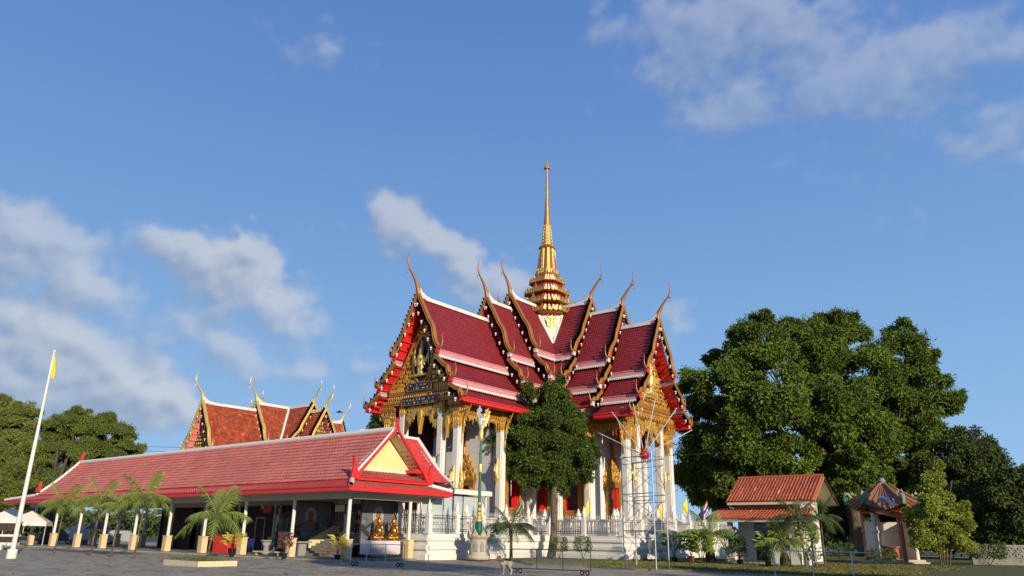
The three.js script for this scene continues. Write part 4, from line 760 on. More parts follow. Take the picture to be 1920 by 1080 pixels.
  part('gable_finial', T(extr([[-.16, 0], [.16, 0], [.05, .5], [0, .75], [-.05, .5]], .16, .02), RX, 8.0, 6.1), M.redPaint, h);
  for (const [y, z] of [[RY + .1, Z1 - .1], [5.0, Z1 + .2]]) part('ridge_finial', T(extr([[-.5, 0], [.35, 0], [.42, .9], [.1, .45], [-.4, .3]], .16, .02), y > 6 ? RX : -28.7, y, z, 0, -Math.PI / 2), M.redPaint, h);
  part('verge_cap', [taper([[RX, RY + .1, Z1], [-27.2, 6.0, Z1], [-28.7, 4.7, Z1]], [.16, .16], 5), taper([[RX, RY + .1, Z1], [-21.8, 4.7, Z1]], [.16, .16], 5)], M.whiteTrim, h);
  part('far_gable', T(extr([[-3.2, 4.5], [3.2, 4.5], [0, 7.9]], .1), RX, 0, Z1 + .2), M.cream, h);
  // posts
  const post = (x, z) => { const p = part('post', bar([x, .1, z], [x, 3.75, z], .115, 10), M.white, h); part('pedestal', [box(.44, 1.08, .50, x, .65, z), box(.50, .06, .56, x, 1.21, z)], M.pedestal, p); };
  for (const z of [5.7, .3, -5.1, -10, -15, -20.2, -25.4, -30.3, -35.3, -40.3]) { post(-28.3, z); post(-22.5, z); }
  post(-23.45, 5.9);
  part('downpipe', [bar([-21.9, .12, 5.9], [-21.9, 1.9, 5.9], .05, 6), bar([-21.9, 1.9, 5.9], [-21.6, 2.2, 5.95], .05, 6), bar([-21.6, 2.2, 5.95], [-21.6, 3.5, 5.95], .05, 6), bar([-21.6, 3.5, 5.95], [-21.0, 3.95, 6.0], .06, 6)], M.galv, h);
  part('side_pole', [bar([-22.5, .1, 5.95], [-22.5, 3.9, 5.95], .045, 6), bar([-22.5, 2.0, 5.95], [-21.75, 1.5, 6.2], .035, 5)], M.whiteTrim, h);
  // inner timber wall with open bays, dim inside
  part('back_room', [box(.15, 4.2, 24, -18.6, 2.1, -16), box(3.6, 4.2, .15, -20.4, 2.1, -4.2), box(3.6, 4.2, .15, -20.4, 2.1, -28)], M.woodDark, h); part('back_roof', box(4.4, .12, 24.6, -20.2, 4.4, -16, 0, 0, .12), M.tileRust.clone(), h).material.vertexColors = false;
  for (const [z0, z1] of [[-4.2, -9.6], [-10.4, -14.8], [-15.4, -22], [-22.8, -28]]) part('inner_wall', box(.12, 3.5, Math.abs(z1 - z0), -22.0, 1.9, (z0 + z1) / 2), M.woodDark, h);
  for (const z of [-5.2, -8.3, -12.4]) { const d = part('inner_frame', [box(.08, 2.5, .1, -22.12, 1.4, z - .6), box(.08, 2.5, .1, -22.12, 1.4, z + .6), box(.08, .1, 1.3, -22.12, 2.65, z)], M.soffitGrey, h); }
  part('hanging_light', [T(new THREE.CylinderGeometry(.12, .16, .34, 10), -24, 3.4, -9.5), bar([-24, 3.5, -9.5], [-24, 3.9, -9.5], .015, 4)], M.white, h);
  // stair up to the temple
  for (let i = 0; i < 9; i++) part('step', box(.36, .155, 4.0, -26 + i * .36, .2 + i * .155, .2), i % 2 ? M.concrete : M.concrete, h);
  part('stair_runner', [...Array(9)].map((_, i) => box(.38, .02, 2.1, -26.01 + i * .36, .29 + i * .155, 1.1)), M.terracotta, h);
  part('stair_side', T(extr([[0, 0], [3.4, 0], [3.4, 1.95], [3.0, 1.95], [0, .55]], .3, .02), -26.1, .1, -2.0), M.cream, h);
}

// ---------------------------------------------------------------- white sheet canopy beside the hall
{
  const c = thing('canopy', 'small white corrugated canopy over grey-green panels behind the fence', 'canopy', [0, 0, 0]);
  const g = []; const n = 40; for (let i = 0; i < n; i++) { const x = -19.4 + i * .112; g.push(T(new THREE.CylinderGeometry(.06, .06, 3.4, 6, 1, true, 0, Math.PI), x, 4.62, 3.9, Math.PI / 2, 0, 0)); }
  part('roof_sheet', [g, box(4.5, .04, 3.4, -17.2, 4.60, 3.9)], M.whiteTrim, c, { kind: 'stuff' }); part('fascia', box(4.6, .32, .08, -17.2, 4.45, 5.62), M.white, c);
  for (const x of [-19.1, -15.3]) part('post', bar([x, 1.5, 5.4], [x, 4.5, 5.4], .07, 8), M.white, c);
  for (const [x0, x1] of [[-22.3, -20.2], [-20.15, -18.2], [-18.15, -16.2]]) { part('panel', box(x1 - x0, 2.6, .05, (x0 + x1) / 2, 2.85, 5.7), M.panel, c); part('panel_frame', [box(.05, 2.65, .07, x0, 2.85, 5.71), box(x1 - x0, .05, .07, (x0 + x1) / 2, 2.6, 5.712), box(x1 - x0, .06, .07, (x0 + x1) / 2, 4.16, 5.712)], M.steelDark, c); }
}

// ---------------------------------------------------------------- second temple behind the hall
{
  const t2 = thing('small_temple', 'smaller temple with rust-orange crossed roofs and gold finials behind the long hall', 'temple', [-1.2, 0, -40]);
  const secs = (a, b, w) => [{ s0: a, s1: b, apex: 16.0, tiers: [[0, 15.85, 2.9, 10.4], [2.7, 9.8, 4.0, 8.6]] }, { s0: b, s1: .3, apex: 16.9, tiers: [[0, 16.75, 2.9, 11.6], [2.7, 11.0, 4.2, 9.4]] }];
  const cfg = { tile: M.tileRust, board: M.goldPale, tooth: M.goldPale, trim: M.whiteTrim, strip: M.whiteTrim, fascia: M.pinkSoffit, soffit: M.pinkSoffit, band: M.pinkTrim, finial: M.goldPale, sc: .92, patches: .03, tw: .26, jit: .42 };
  roofArm(t2, LEFT, secs(11.8, 4.7), cfg); roofArm(t2, RIGHT, secs(7.4, 4.9), cfg); roofArm(t2, BACK, secs(8.6, 5.4), cfg); roofArm(t2, FAR, secs(7.4, 4.9), cfg);
  const r = rngOf(71);
  for (const [phi, ps] of [[LEFT, 10.8], [RIGHT, 6.4]]) {
    const p = part('pediment', swapXZ(extr([[0, 15.2], [-2.4, 11.0], [-3.8, 9.2], [3.8, 9.2], [2.4, 11]], .3)).translate(ps, 0, 0), M.goldDeep, t2); p.rotation.y = phi;
    const o = []; for (let y = 9.6; y < 14.6; y += .42) for (let t = -3.4; t <= 3.4; t += .42) if (Math.abs(t) < (15 - y) * .55) o.push(T(scroll, t, y, .2, 0, 0, r() * 6, .3 * (t > 0 ? 1 : -1), .3, .5));
    const q = part('carved_relief', swapXZ(merge(o)).translate(ps, 0, 0), M.goldPale, t2, { kind: 'stuff' }); q.rotation.y = phi;
  }
  for (const [phi, ps, ap] of [[LEFT, 4.0, 16.2], [RIGHT, 4.2, 16.2]]) { const p = part('gable_panel', swapXZ(extr([[0, ap], [-2.6, 11.4], [-3.5, 9], [3.5, 9], [2.6, 11.4]], .2)).translate(ps, 0, 0), M.goldDeep, t2); p.rotation.y = phi; }
  part('valley_cap', bar([0, 16.9, 0], [-2.95, 11.6, 2.95], .16, 6), M.whiteTrim, t2);
  part('wall', [box(15, 9, 5.4, -1, 4.6, 0), box(5.4, 9, 10, 0, 4.601, 0)], M.woodDark, t2);
}

// ---------------------------------------------------------------- trees: trunk, limbs, and crowns of many small leaf sprigs
function leafSprig(n, len, wid, spread, r) {
  const out = [];
  for (let i = 0; i < n; i++) {
    const a = r() * 6.283, b = Math.acos(1 - 2 * r()), d = new THREE.Vector3(Math.sin(b) * Math.cos(a), Math.cos(b) * .8, Math.sin(b) * Math.sin(a)), p = d.clone().multiplyScalar(spread * (.35 + .65 * r()));
    const dir = d.clone().add(new THREE.Vector3(r() - .5, -.5 + r() * .5, r() - .5)).normalize(), side = new THREE.Vector3(r() - .5, r() * .4 - .2, r() - .5).cross(dir).normalize().multiplyScalar(wid / 2 * (.7 + .6 * r())), L = len * (.7 + .6 * r());
    const m = p.clone().addScaledVector(dir, L * .45), e = p.clone().addScaledVector(dir, L); e.y -= L * .12; m.y += L * .05;
    const A = p.toArray(), B = m.clone().add(side).toArray(), Cc = e.toArray(), D = m.clone().sub(side).toArray(); out.push(...A, ...B, ...Cc, ...A, ...Cc, ...D);
  }
  return soup(out);
}
function tree(name, label, o) {
  const { base, lobes, trunkR, fork, color, colorVar = .35, sprigs, leaf, wood = M.bark, group, seed = 1, limbs = 14, per = 8, flatten = .85, category = 'tree', shell = .55, clump = .30, nclump = 24, stems } = o;
  const t = thing(name, label, category, base, 0, group); t.rotation.y = 0; const r = rngOf(seed * 991 + 17), rel = v => new THREE.Vector3().copy(v).sub(base);
  const fk = rel(fork);
  part('trunk', stems ? stems.map(s => taper(s.map(rel), [trunkR, trunkR * .7, trunkR * .5], 7)) : [taper([new THREE.Vector3(0, -.1, 0), new THREE.Vector3(fk.x * .25 + .03 * fk.y, fk.y * .35, fk.z * .3), new THREE.Vector3(fk.x * .65, fk.y * .72, fk.z * .7), fk], [trunkR * 1.35, trunkR, trunkR * .9, trunkR * .75], 10, 14)], wood, t);
  const L = lobes.map(l => ({ c: rel(l.c), r: l.r })), big = L.slice().sort((a, b) => b.r - a.r).slice(0, limbs);
  if (limbs) for (const l of big) { const mid = fk.clone().lerp(l.c, .5); mid.y -= .06 * l.c.distanceTo(fk); mid.x += (r() - .5) * l.r * .5; const tw = []; for (let k = 0; k < 4; k++) { const s = mid.clone().lerp(l.c, .3 + r() * .6), e = l.c.clone().add(new THREE.Vector3(r() - .5, r() - .4, r() - .5).multiplyScalar(l.r * 1.5)); tw.push(taper([s, s.clone().lerp(e, .5).add(new THREE.Vector3(0, -.1 * l.r, 0)), e], [trunkR * .14, trunkR * .08, .012], 4)); } part('limb', [taper([fk.clone().multiplyScalar(.985), mid, l.c], [trunkR * .5, trunkR * .32, trunkR * .12], 6), ...tw], wood, t); }
  const vol = L.reduce((s, l) => s + l.r ** 2.2, 0), geo = leafSprig(per, leaf, leaf * .55, leaf * 1.35, r), pts = [];
  for (const l of L) {
    const n = Math.round(sprigs * l.r ** 2.2 / vol), nc = Math.max(6, Math.round(nclump * Math.min(2.4, l.r / 2.2))), cl = [];
    for (let k = 0; k < nc; k++) { const d = new THREE.Vector3(r() * 2 - 1, r() * 2 - 1, r() * 2 - 1); if (d.length() > 1 || d.length() < .1) { k--; continue; } const q = shell + (1.02 - shell) * Math.pow(r(), .6); d.normalize().multiplyScalar(l.r * q); d.y *= flatten; cl.push({ p: l.c.clone().add(d), r: l.r * clump * (.55 + .8 * r()), s: .75 + r() * .5 }); }
    for (let i = 0; i < n; i++) { const c = cl[r() * nc | 0], d = new THREE.Vector3(r() * 2 - 1, r() * 2 - 1, r() * 2 - 1); d.normalize().multiplyScalar(c.r * Math.pow(r(), .45) * (r() < .14 ? 1.1 + .7 * r() : 1)); d.y *= .7; pts.push([c.p.clone().add(d), c.s]); }
  }
  const im = new THREE.InstancedMesh(geo, M.leaf, pts.length), ob = new THREE.Object3D(), col = new THREE.Color();
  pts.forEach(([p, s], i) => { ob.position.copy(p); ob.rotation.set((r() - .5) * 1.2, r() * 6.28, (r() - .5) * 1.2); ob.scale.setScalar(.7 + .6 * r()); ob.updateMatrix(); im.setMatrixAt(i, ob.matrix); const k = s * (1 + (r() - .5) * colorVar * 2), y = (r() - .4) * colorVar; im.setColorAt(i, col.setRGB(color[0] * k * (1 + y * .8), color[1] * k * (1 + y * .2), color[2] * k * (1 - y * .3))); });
  im.name = 'crown'; im.castShadow = im.receiveShadow = true; im.userData.kind = 'stuff'; t.add(im); return t;
}
const lobesAt = (list, d, k = 1) => list.map(([x, y, r, dd = 0]) => ({ c: at(x, y, d + dd), r: r * (d + dd) / 1400 * k }));

tree('broad_tree', 'huge dense dark green tree with many rounded boughs, tallest tree right of the temple', {
  base: at(1603, 1003, 80).setY(0), trunkR: .72, fork: at(1598, 915, 79.5), wood: M.barkPale, seed: 3, sprigs: 150000, leaf: .255, color: [.082, .132, .013], colorVar: .45, limbs: 22, shell: .5, clump: .34, nclump: 18,
  lobes: lobesAt([[1425, 655, 66, -3], [1375, 720, 66, -4], [1318, 755, 40, -1], [1335, 835, 58, -3], [1306, 712, 30, 0], [1405, 815, 70, -6], [1455, 745, 78, -7], [1530, 650, 66, -1], [1580, 628, 52, 3], [1612, 705, 72, -3], [1555, 770, 76, -6], [1675, 670, 62, 1], [1722, 720, 60, 3], [1762, 750, 44, 2], [1700, 785, 66, 1], [1640, 815, 62, -3], [1745, 825, 46, 4], [1475, 865, 58, -5], [1303, 885, 38, 0], [1365, 892, 46, -3], [1610, 868, 40, -6], [1690, 872, 48, 4], [1288, 728, 20, 0], [1792, 745, 18, 2], [1688, 622, 28, 2], [1556, 596, 28, 0], [1422, 602, 30, -2], [1478, 622, 36, 0], [1390, 640, 34, 0], [1340, 672, 22, 0], [1540, 700, 60, 6], [1420, 760, 60, 5], [1660, 750, 60, 7], [1560, 830, 50, 5], [1290, 800, 22, 1], [1735, 668, 26, 2], [1500, 890, 40, 4], [1735, 880, 36, 5], [1440, 895, 56, 3], [1545, 895, 50, 6], [1650, 890, 52, 6], [1330, 900, 52, 0], [1305, 920, 30, 0], [1375, 915, 44, 1], [1585, 875, 34, -4], [1690, 925, 52, 9], [1480, 925, 46, 9], [1745, 935, 50, 9], [1550, 935, 40, 9], [1635, 945, 44, 10], [1410, 935, 40, 4], [1603, 912, 32, -7], [1570, 905, 28, -3], [1640, 905, 34, -5], [1350, 935, 30, 2], [1540, 800, 50, 8], [1590, 830, 44, 4]], 80, .84),
});
tree('slender_tree', 'medium tree with one straight pale trunk and dark pointed crown in front of the temple', {
  base: gp(1033, 1047, .05), trunkR: .25, fork: at(1040, 905, 62), wood: M.barkPale, seed: 5, sprigs: 30000, leaf: .17, color: [.062, .102, .014], colorVar: .5, limbs: 16, shell: .30, clump: .32, nclump: 16,
  lobes: lobesAt([[962, 785, 28], [1008, 750, 30], [1046, 745, 36], [1042, 800, 50], [985, 828, 42], [948, 848, 22], [1003, 872, 34], [1072, 845, 40], [1098, 832, 18], [1045, 880, 36], [1086, 885, 20], [945, 800, 15], [1038, 716, 18], [1070, 775, 24], [1020, 840, 44], [938, 868, 12], [1108, 860, 12], [1060, 915, 14], [985, 905, 14], [1030, 728, 10], [1060, 738, 9], [925, 842, 8], [1112, 838, 8], [1015, 905, 12], [928, 800, 10], [930, 780, 8], [1110, 875, 10], [955, 760, 9], [990, 722, 8], [1090, 800, 12], [1120, 850, 7], [970, 890, 14], [1100, 900, 10], [935, 832, 20], [946, 866, 20], [1010, 800, 40], [1060, 830, 40], [1020, 880, 36]], 62, .95),
});
tree('rain_tree', 'wide feathery olive green tree behind the left end of the hall roof', {
  base: at(86, 1002, 84).setY(0), trunkR: .50, fork: at(98, 930, 84), wood: M.bark, seed: 8, sprigs: 42000, leaf: .145, color: [.105, .145, .026], colorVar: .4, limbs: 12, flatten: .55, clump: .32, shell: .5,
  lobes: lobesAt([[165, 795, 36], [215, 815, 34], [247, 838, 22], [115, 805, 36], [175, 845, 42], [228, 855, 26], [95, 850, 40], [190, 890, 40], [130, 905, 46], [262, 848, 10], [150, 775, 20], [200, 785, 18]], 88),
});
tree('rain_tree', 'tall yellowish feathery tree at the left edge, behind the flagpole', {
  base: at(-20, 1000, 104).setY(0), trunkR: .6, fork: at(-5, 900, 104), wood: M.barkGrey, seed: 9, sprigs: 40000, leaf: .17, color: [.135, .16, .032], colorVar: .4, limbs: 12, flatten: .6, clump: .32, shell: .5,
  lobes: lobesAt([[18, 785, 40], [48, 772, 26], [-15, 765, 40], [30, 835, 48], [60, 880, 46], [5, 910, 54], [70, 800, 22], [-20, 850, 60], [45, 930, 40], [95, 950, 34], [-10, 755, 26]], 104),
});
tree('dark_tree', 'dark glossy tree behind the yellow bamboo, right of the huge tree', {
  base: at(1822, 1006, 74).setY(0), trunkR: .4, fork: at(1822, 930, 74), wood: M.barkGrey, seed: 11, sprigs: 12000, leaf: .30, color: [.06, .09, .02], colorVar: .4, limbs: 9, shell: .5,
  lobes: lobesAt([[1800, 855, 46], [1842, 885, 46], [1826, 838, 34], [1772, 900, 48], [1830, 945, 52], [1770, 960, 46], [1862, 930, 30], [1855, 838, 14], [1800, 815, 14], [1790, 1000, 40], [1845, 1000, 40]], 74),
});
tree('dark_tree', 'dark leafy tree cut by the right edge of the photo', {
  base: at(1910, 1008, 68).setY(0), trunkR: .35, fork: at(1912, 960, 68), wood: M.barkGrey, seed: 12, sprigs: 9000, leaf: .30, color: [.065, .095, .022], colorVar: .4, limbs: 7, shell: .5,
  lobes: lobesAt([[1890, 945, 40], [1915, 925, 36], [1905, 985, 44], [1940, 960, 50], [1888, 890, 18], [1880, 1000, 30], [1915, 890, 22]], 68),
});
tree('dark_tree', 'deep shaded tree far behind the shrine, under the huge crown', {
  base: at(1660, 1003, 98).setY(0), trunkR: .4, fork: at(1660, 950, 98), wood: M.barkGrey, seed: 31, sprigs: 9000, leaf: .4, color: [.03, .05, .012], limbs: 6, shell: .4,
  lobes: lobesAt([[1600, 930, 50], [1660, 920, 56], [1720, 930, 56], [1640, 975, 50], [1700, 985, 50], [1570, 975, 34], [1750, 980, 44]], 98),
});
tree('small_tree', 'small dark tree showing between the hall roof and the temple gable', {
  base: at(716, 1000, 96).setY(0), trunkR: .25, fork: at(716, 870, 96), wood: M.barkGrey, seed: 13, sprigs: 2600, leaf: .3, color: [.03, .05, .015], limbs: 5, shell: .3,
  lobes: lobesAt([[714, 788, 15], [724, 806, 18], [706, 806, 12], [722, 835, 30]], 96),
});
tree('bamboo_clump', 'feathery yellow-green bamboo clump beside the little Chinese shrine', {
  base: at(1765, 1020, 52).setY(0.05), trunkR: .05, fork: at(1765, 960, 52), wood: M.barkPale, seed: 15, sprigs: 15000, leaf: .115, color: [.23, .27, .038], colorVar: .4, limbs: 0, shell: .2, clump: .34, category: 'bamboo', per: 9,
  stems: [[1, 2, 3]].flatMap(() => [[1750, 880], [1765, 870], [1785, 900], [1735, 940], [1810, 950]].map(([x, y]) => [at(1765 + (x - 1765) * .2, 1020, 52).setY(0), at(1765 + (x - 1765) * .6, 960, 52), at(x, y, 52)])),
  lobes: lobesAt([[1752, 885, 13], [1760, 872, 9], [1748, 905, 20], [1757, 930, 25], [1745, 960, 32], [1725, 967, 18], [1800, 950, 14], [1808, 970, 20], [1785, 985, 28], [1750, 995, 36], [1720, 1002, 22], [1790, 1010, 30]], 52),
});
// trees standing behind the photographer throw the long shade on the concrete
{
  const sh = (X, Z, h, w, seed, label, lo = .45, ht = .42, rr = .14) => { const b = wor(X, 0, Z), r = rngOf(seed), lb = []; for (let i = 0; i < 9; i++) { const c = b.clone().add(new THREE.Vector3((r() - .5) * w, h * (lo + ht * r()), (r() - .5) * w)); lb.push({ c, r: h * (rr + .06 * r()) }); } tree('shade_tree', label, { base: b, trunkR: .25, fork: b.clone().setY(h * .4), lobes: lb, sprigs: 2600, leaf: .34, color: [.06, .1, .02], seed, limbs: 6 }); };
  sh(-45, 53, 15.6, 6.0, 25, 'tall leafy tree behind the camera shading the end of the hall', .80, .13, .07); sh(-38, 54, 8.6, 7, 21, 'leafy roadside tree behind the camera, nearest the hall'); sh(-31, 53, 9.0, 7, 22, 'leafy roadside tree behind the camera, middle of the row');
}
// far belt of trees closing the horizon
{
  const r = rngOf(51), n = 9000, geo = leafSprig(9, 1.3, .9, 1.5, r), im = new THREE.InstancedMesh(geo, M.leaf, n), o = new THREE.Object3D(), c = new THREE.Color();
  for (let i = 0; i < n; i++) { const a = -1.5 + 3.0 * r(), d = 210 + r() * 50, h = (2.6 + 2.6 * fbm(a * 14, 3, 1, 3)) * (a < -.25 ? 1.7 : 1); o.position.set(Math.sin(a) * d, r() * h, -Math.cos(a) * d); o.rotation.set(0, r() * 6, 0); o.scale.setScalar(.8 + .6 * r()); o.updateMatrix(); im.setMatrixAt(i, o.matrix); const k = .7 + .6 * r(); im.setColorAt(i, c.setRGB(.05 * k, .075 * k, .02 * k)); }
  im.name = 'far_trees'; im.userData = { kind: 'stuff', label: 'low dark belt of distant trees along the horizon', category: 'trees' }; im.castShadow = im.receiveShadow = true; scene.add(im);
}

// ---------------------------------------------------------------- palms: ringed trunk and separate arching fronds
function frondGeo(len, droop, nl, lw, r, lift = 1) {
  const P = u => new THREE.Vector3(len * (u * .92), len * (lift * .62 * u - droop * u * u), 0), out = [];
  const rach = taper([0, .25, .5, .75, 1].map(P), [.035, .022, .008], 4, 8);
  for (let i = 0; i < nl; i++) for (const s of [-1, 1]) {
    const u = .14 + .86 * (i + .5) / nl, p = P(u), q = P(Math.min(1, u + .02)).sub(p).normalize(), ll = len * .38 * Math.sin(Math.PI * (.18 + .74 * u)) * (.85 + .3 * r());
    const d = new THREE.Vector3(q.x * .62, q.y * .6 - .12 - .3 * r() * droop, s * (.82 + .1 * r())).normalize(), w = q.clone().multiplyScalar(lw / 2), m = p.clone().addScaledVector(d, ll * .5), e = p.clone().addScaledVector(d, ll); m.y += .04 * ll; e.y -= .42 * ll * (.5 + r());
    const a = p.clone().sub(w), b = p.clone().add(w), c = m.clone().add(w), f = m.clone().sub(w); quad(out, a.toArray(), b.toArray(), c.toArray(), f.toArray()); out.push(...f.toArray(), ...c.toArray(), ...e.toArray());
  }
  return merge([rach, soup(out)]);
}
const FR = (() => { const r = rngOf(61); return { up: [0, 1].map(() => frondGeo(1, .3, 20, .026, r, 1.25)), mid: [0, 1].map(() => frondGeo(1, .68, 20, .026, r, 1)), low: [0, 1].map(() => frondGeo(1, 1.0, 20, .026, r, .75)) }; })();
function palm(label, base, crownY, flen, o = {}) {
  const { tr = .10, n = 12, bulge = 0, mats = M.palmLeaf, seed = 1, lean = [0, 0], wood = M.barkPale, group, up = 3 } = o, r = rngOf(seed * 313), t = thing('palm', label, 'palm tree', base, 0, group), h = crownY - base.y;
  const top = new THREE.Vector3(lean[0], h, lean[1]);
  const rad = bulge ? [tr * 1.9, tr * 2.2, tr * 1.9, tr * 1.1, tr * .9, tr * .8] : [tr * 1.3, tr, tr * .9, tr * .85];
  const rings = []; for (let i = 1; i < 12; i++) { const u = i / 12; rings.push(T(new THREE.TorusGeometry((bulge ? rad[Math.min(5, u * 5 | 0)] : tr * .95) * .98, .012, 4, 8), lean[0] * u * u, h * u, lean[1] * u * u, Math.PI / 2)); }
  part('trunk', [taper([[0, -.05, 0], [lean[0] * .2, h * .35, lean[1] * .2], [lean[0] * .6, h * .72, lean[1] * .6], top], rad, 9, 14), ...rings], wood, t);
  part('crownshaft', taper([top.clone().add(new THREE.Vector3(0, -flen * .22, 0)), top.clone().add(new THREE.Vector3(0, .05, 0))], [tr * .95, tr * .6], 8), mats, t);
  for (let i = 0; i < n; i++) { const k = i < up ? 'up' : i < up + (n - up) * .55 ? 'mid' : 'low', g = FR[k][i & 1], m = new THREE.Mesh(g, mats); m.name = 'frond'; m.castShadow = m.receiveShadow = true; m.position.copy(top); m.rotation.set(0, i * 2.399 + r() * .5, (k === 'up' ? .5 : .05) * (.6 + .8 * r()), 'YXZ'); m.scale.setScalar(flen * (.85 + .3 * r())); t.add(m); }
  return t;
}
const yAt = (b, py) => at(960, py, -b.z).y;       // height at a picture row for a given place
{
  const g1 = 'palms in front of the long hall';
  const row = [[-36, -15.2, 957, 1.65, 'young palm in front of the hall, farthest left by the flagpole'], [-36, -9.8, 950, 1.65, 'young palm in front of the hall, second from the flagpole'], [-36, -7.0, 960, 1.3, 'shorter pale palm in front of the hall between two taller ones'], [-36, -4.1, 945, 1.75, 'taller young palm in front of the hall, third trunk from the flagpole']];
  row.forEach(([X, Z, py, fl, lb], i) => { const b = wor(X, .02, Z); palm(lb, b, yAt(b, py), fl, { tr: .045, n: 19, seed: 3 + i, group: g1, up: 3, lean: [.1, .05] }); });
  const b4 = gp(387, 1055, .15); palm('palm with upright new spear in the low kerbed planter', b4, yAt(b4, 980), 1.7, { tr: .05, n: 17, seed: 9, up: 4, lean: [.18, .1], group: g1 });
  const b5 = gp(958, 1050, .05); palm('dark spreading palm with thin trunk in front of the temple wall', b5, yAt(b5, 990), 1.85, { tr: .10, n: 21, seed: 11, mats: M.palmDark, wood: M.barkGrey, up: 2 });
  const b6 = gp(1333, 1057, .05); palm('bottle palm with swollen pale trunk left of the little house', b6, yAt(b6, 1000), 2.1, { tr: .15, n: 13, bulge: 1, seed: 13, up: 2 });
  const b7 = gp(1473, 1063, .05); palm('bottle palm with swollen trunk in front of the house doorway', b7, yAt(b7, 1012), 1.8, { tr: .14, n: 13, bulge: 1, seed: 15, up: 3 });
  const b8 = gp(1512, 1064, .05); palm('thin tall palm at the right corner of the little house', b8, yAt(b8, 966), 1.5, { tr: .06, n: 15, seed: 17, mats: M.palmDark, lean: [-.1, -.2] });
  const b9 = gp(1548, 1061, .05); palm('thin dark palm beside the house gable end', b9, yAt(b9, 966), 1.6, { tr: .05, n: 15, seed: 19, mats: M.palmDark });
}
// ---------------------------------------------------------------- shrubs and pots
function shrub(label, base, h, w, m, o = {}) {
  const { pot, potH = .3, n = 260, leaf = .12, seed = 1, stems = 5, cat = 'shrub', strap } = o, t = thing(pot ? 'potted_plant' : 'shrub', label, cat, base), r = rngOf(seed * 77), y0 = pot ? potH : 0;
  if (pot) part('pot', lathe([[.001, 0], [.13, 0], [.19, potH], [.215, potH], [.215, potH + .03], [.17, potH + .03], [.15, potH - .04], [.001, potH - .04]], 12), pot, t);
  const st = []; for (let i = 0; i < stems; i++) { const a = i / stems * 6.28 + r(); st.push(taper([[0, y0 * .9, 0], [Math.cos(a) * w * .15, y0 + h * .3, Math.sin(a) * w * .15], [Math.cos(a) * w * .36, y0 + h * .72, Math.sin(a) * w * .36]], [.022, .015, .006], 4)); } part('stem', st, M.barkGrey, t, { kind: 'stuff' });
  const out = [];
  for (let i = 0; i < n; i++) {
    const a = r() * 6.28, q = Math.sqrt(r()), y = y0 + h * (.32 + .68 * r()), rr = w * .5 * q * (1 - .5 * Math.abs((y - y0) / h - .6)), p = new THREE.Vector3(Math.cos(a) * rr, y, Math.sin(a) * rr);
    const d = new THREE.Vector3(Math.cos(a + (r() - .5)) * .8, strap ? .6 : (r() - .3), Math.sin(a + (r() - .5)) * .8).normalize(), L = leaf * (strap ? 2.4 : 1) * (.6 + .8 * r()), sd = new THREE.Vector3(r() - .5, r() * .3, r() - .5).cross(d).normalize().multiplyScalar(leaf * (strap ? .22 : .3));
    const m2 = p.clone().addScaledVector(d, L * .5), e = p.clone().addScaledVector(d, L); e.y -= L * .3; const A = p.toArray(), B = m2.clone().add(sd).toArray(), Cc = e.toArray(), D = m2.clone().sub(sd).toArray(); out.push(...A, ...B, ...Cc, ...A, ...Cc, ...D);
  }
  part('foliage', soup(out), m, t, { kind: 'stuff' }); return t;
}
shrub('small rounded shrub right behind the tree trunk by the white wall', gp(1049, 1048, .05), 1.5, 1.2, M.leafBush, { n: 900, leaf: .11, seed: 2 });
shrub('small rounded shrub farther right of the tree trunk, near the scaffold', gp(1093, 1049, .05), 1.5, 1.3, M.leafBush, { n: 950, leaf: .11, seed: 3 });
shrub('yellow croton in a dark pot beside a hall pedestal', gp(434, 1044, .05), 1.0, .95, M.leafYellow, { pot: M.blackPlastic, n: 150, leaf: .17, seed: 4, strap: 1, cat: 'potted plant' });
shrub('dark red croton in a black pot beside a hall pedestal', gp(532, 1048, .05), 1.2, .85, M.leafRed, { pot: M.blackPlastic, n: 260, leaf: .15, seed: 5, cat: 'potted plant' });
shrub('yellow-green spiky plant in a dark pot at the foot of the stair', gp(632, 1051, .05), 1.0, .6, M.leafYellow, { pot: M.blackPlastic, n: 60, leaf: .2, seed: 6, strap: 1, cat: 'potted plant' });
shrub('leafy green plant in a black pot beside the scaffold', gp(1265, 1055, .05), 1.4, 1.0, M.palmLeaf, { pot: M.blackPlastic, n: 120, leaf: .24, seed: 7, strap: 1, cat: 'potted plant' });
shrub('fine green plant in a terracotta pot near the bottle palm', gp(1297, 1057, .05), 1.2, .8, M.leafBush, { pot: M.terracotta, n: 300, leaf: .15, seed: 8, potH: .42, cat: 'potted plant' });
shrub('tall reddish green shrub on pale stems left of the bottle palm', gp(1316, 1058, .05), 1.9, 1.2, M.palmLeaf, { n: 420, leaf: .2, seed: 9, stems: 7, strap: 1 });
shrub('dark bushy plant in a black pot at the porch step', gp(1388, 1060, .05), 1.3, .9, M.leafBush, { pot: M.blackPlastic, n: 340, leaf: .16, seed: 10, cat: 'potted plant' });
shrub('thin palm-like plant in a black pot before the doorway', gp(1441, 1062, .05), 1.5, .7, M.palmLeaf, { pot: M.blackPlastic, n: 70, leaf: .26, seed: 11, strap: 1, cat: 'potted plant' });
shrub('bushy green plant in a white tub at the house corner', gp(1519, 1062, .05), 1.6, 1.3, M.palmLeaf, { pot: M.white, potH: .8, n: 420, leaf: .2, seed: 12, cat: 'potted plant' });
shrub('bare stemmed plant with pale trunks beside the thin palm', gp(1528, 1066, .05), 1.2, .8, M.leafBush, { n: 90, leaf: .18, seed: 13, stems: 8 });
shrub('low green shrub under the huge tree, beside the shrine', at(1575, 1010, 55).setY(.05), 1.3, 1.8, M.leafBush, { n: 500, leaf: .18, seed: 14 });
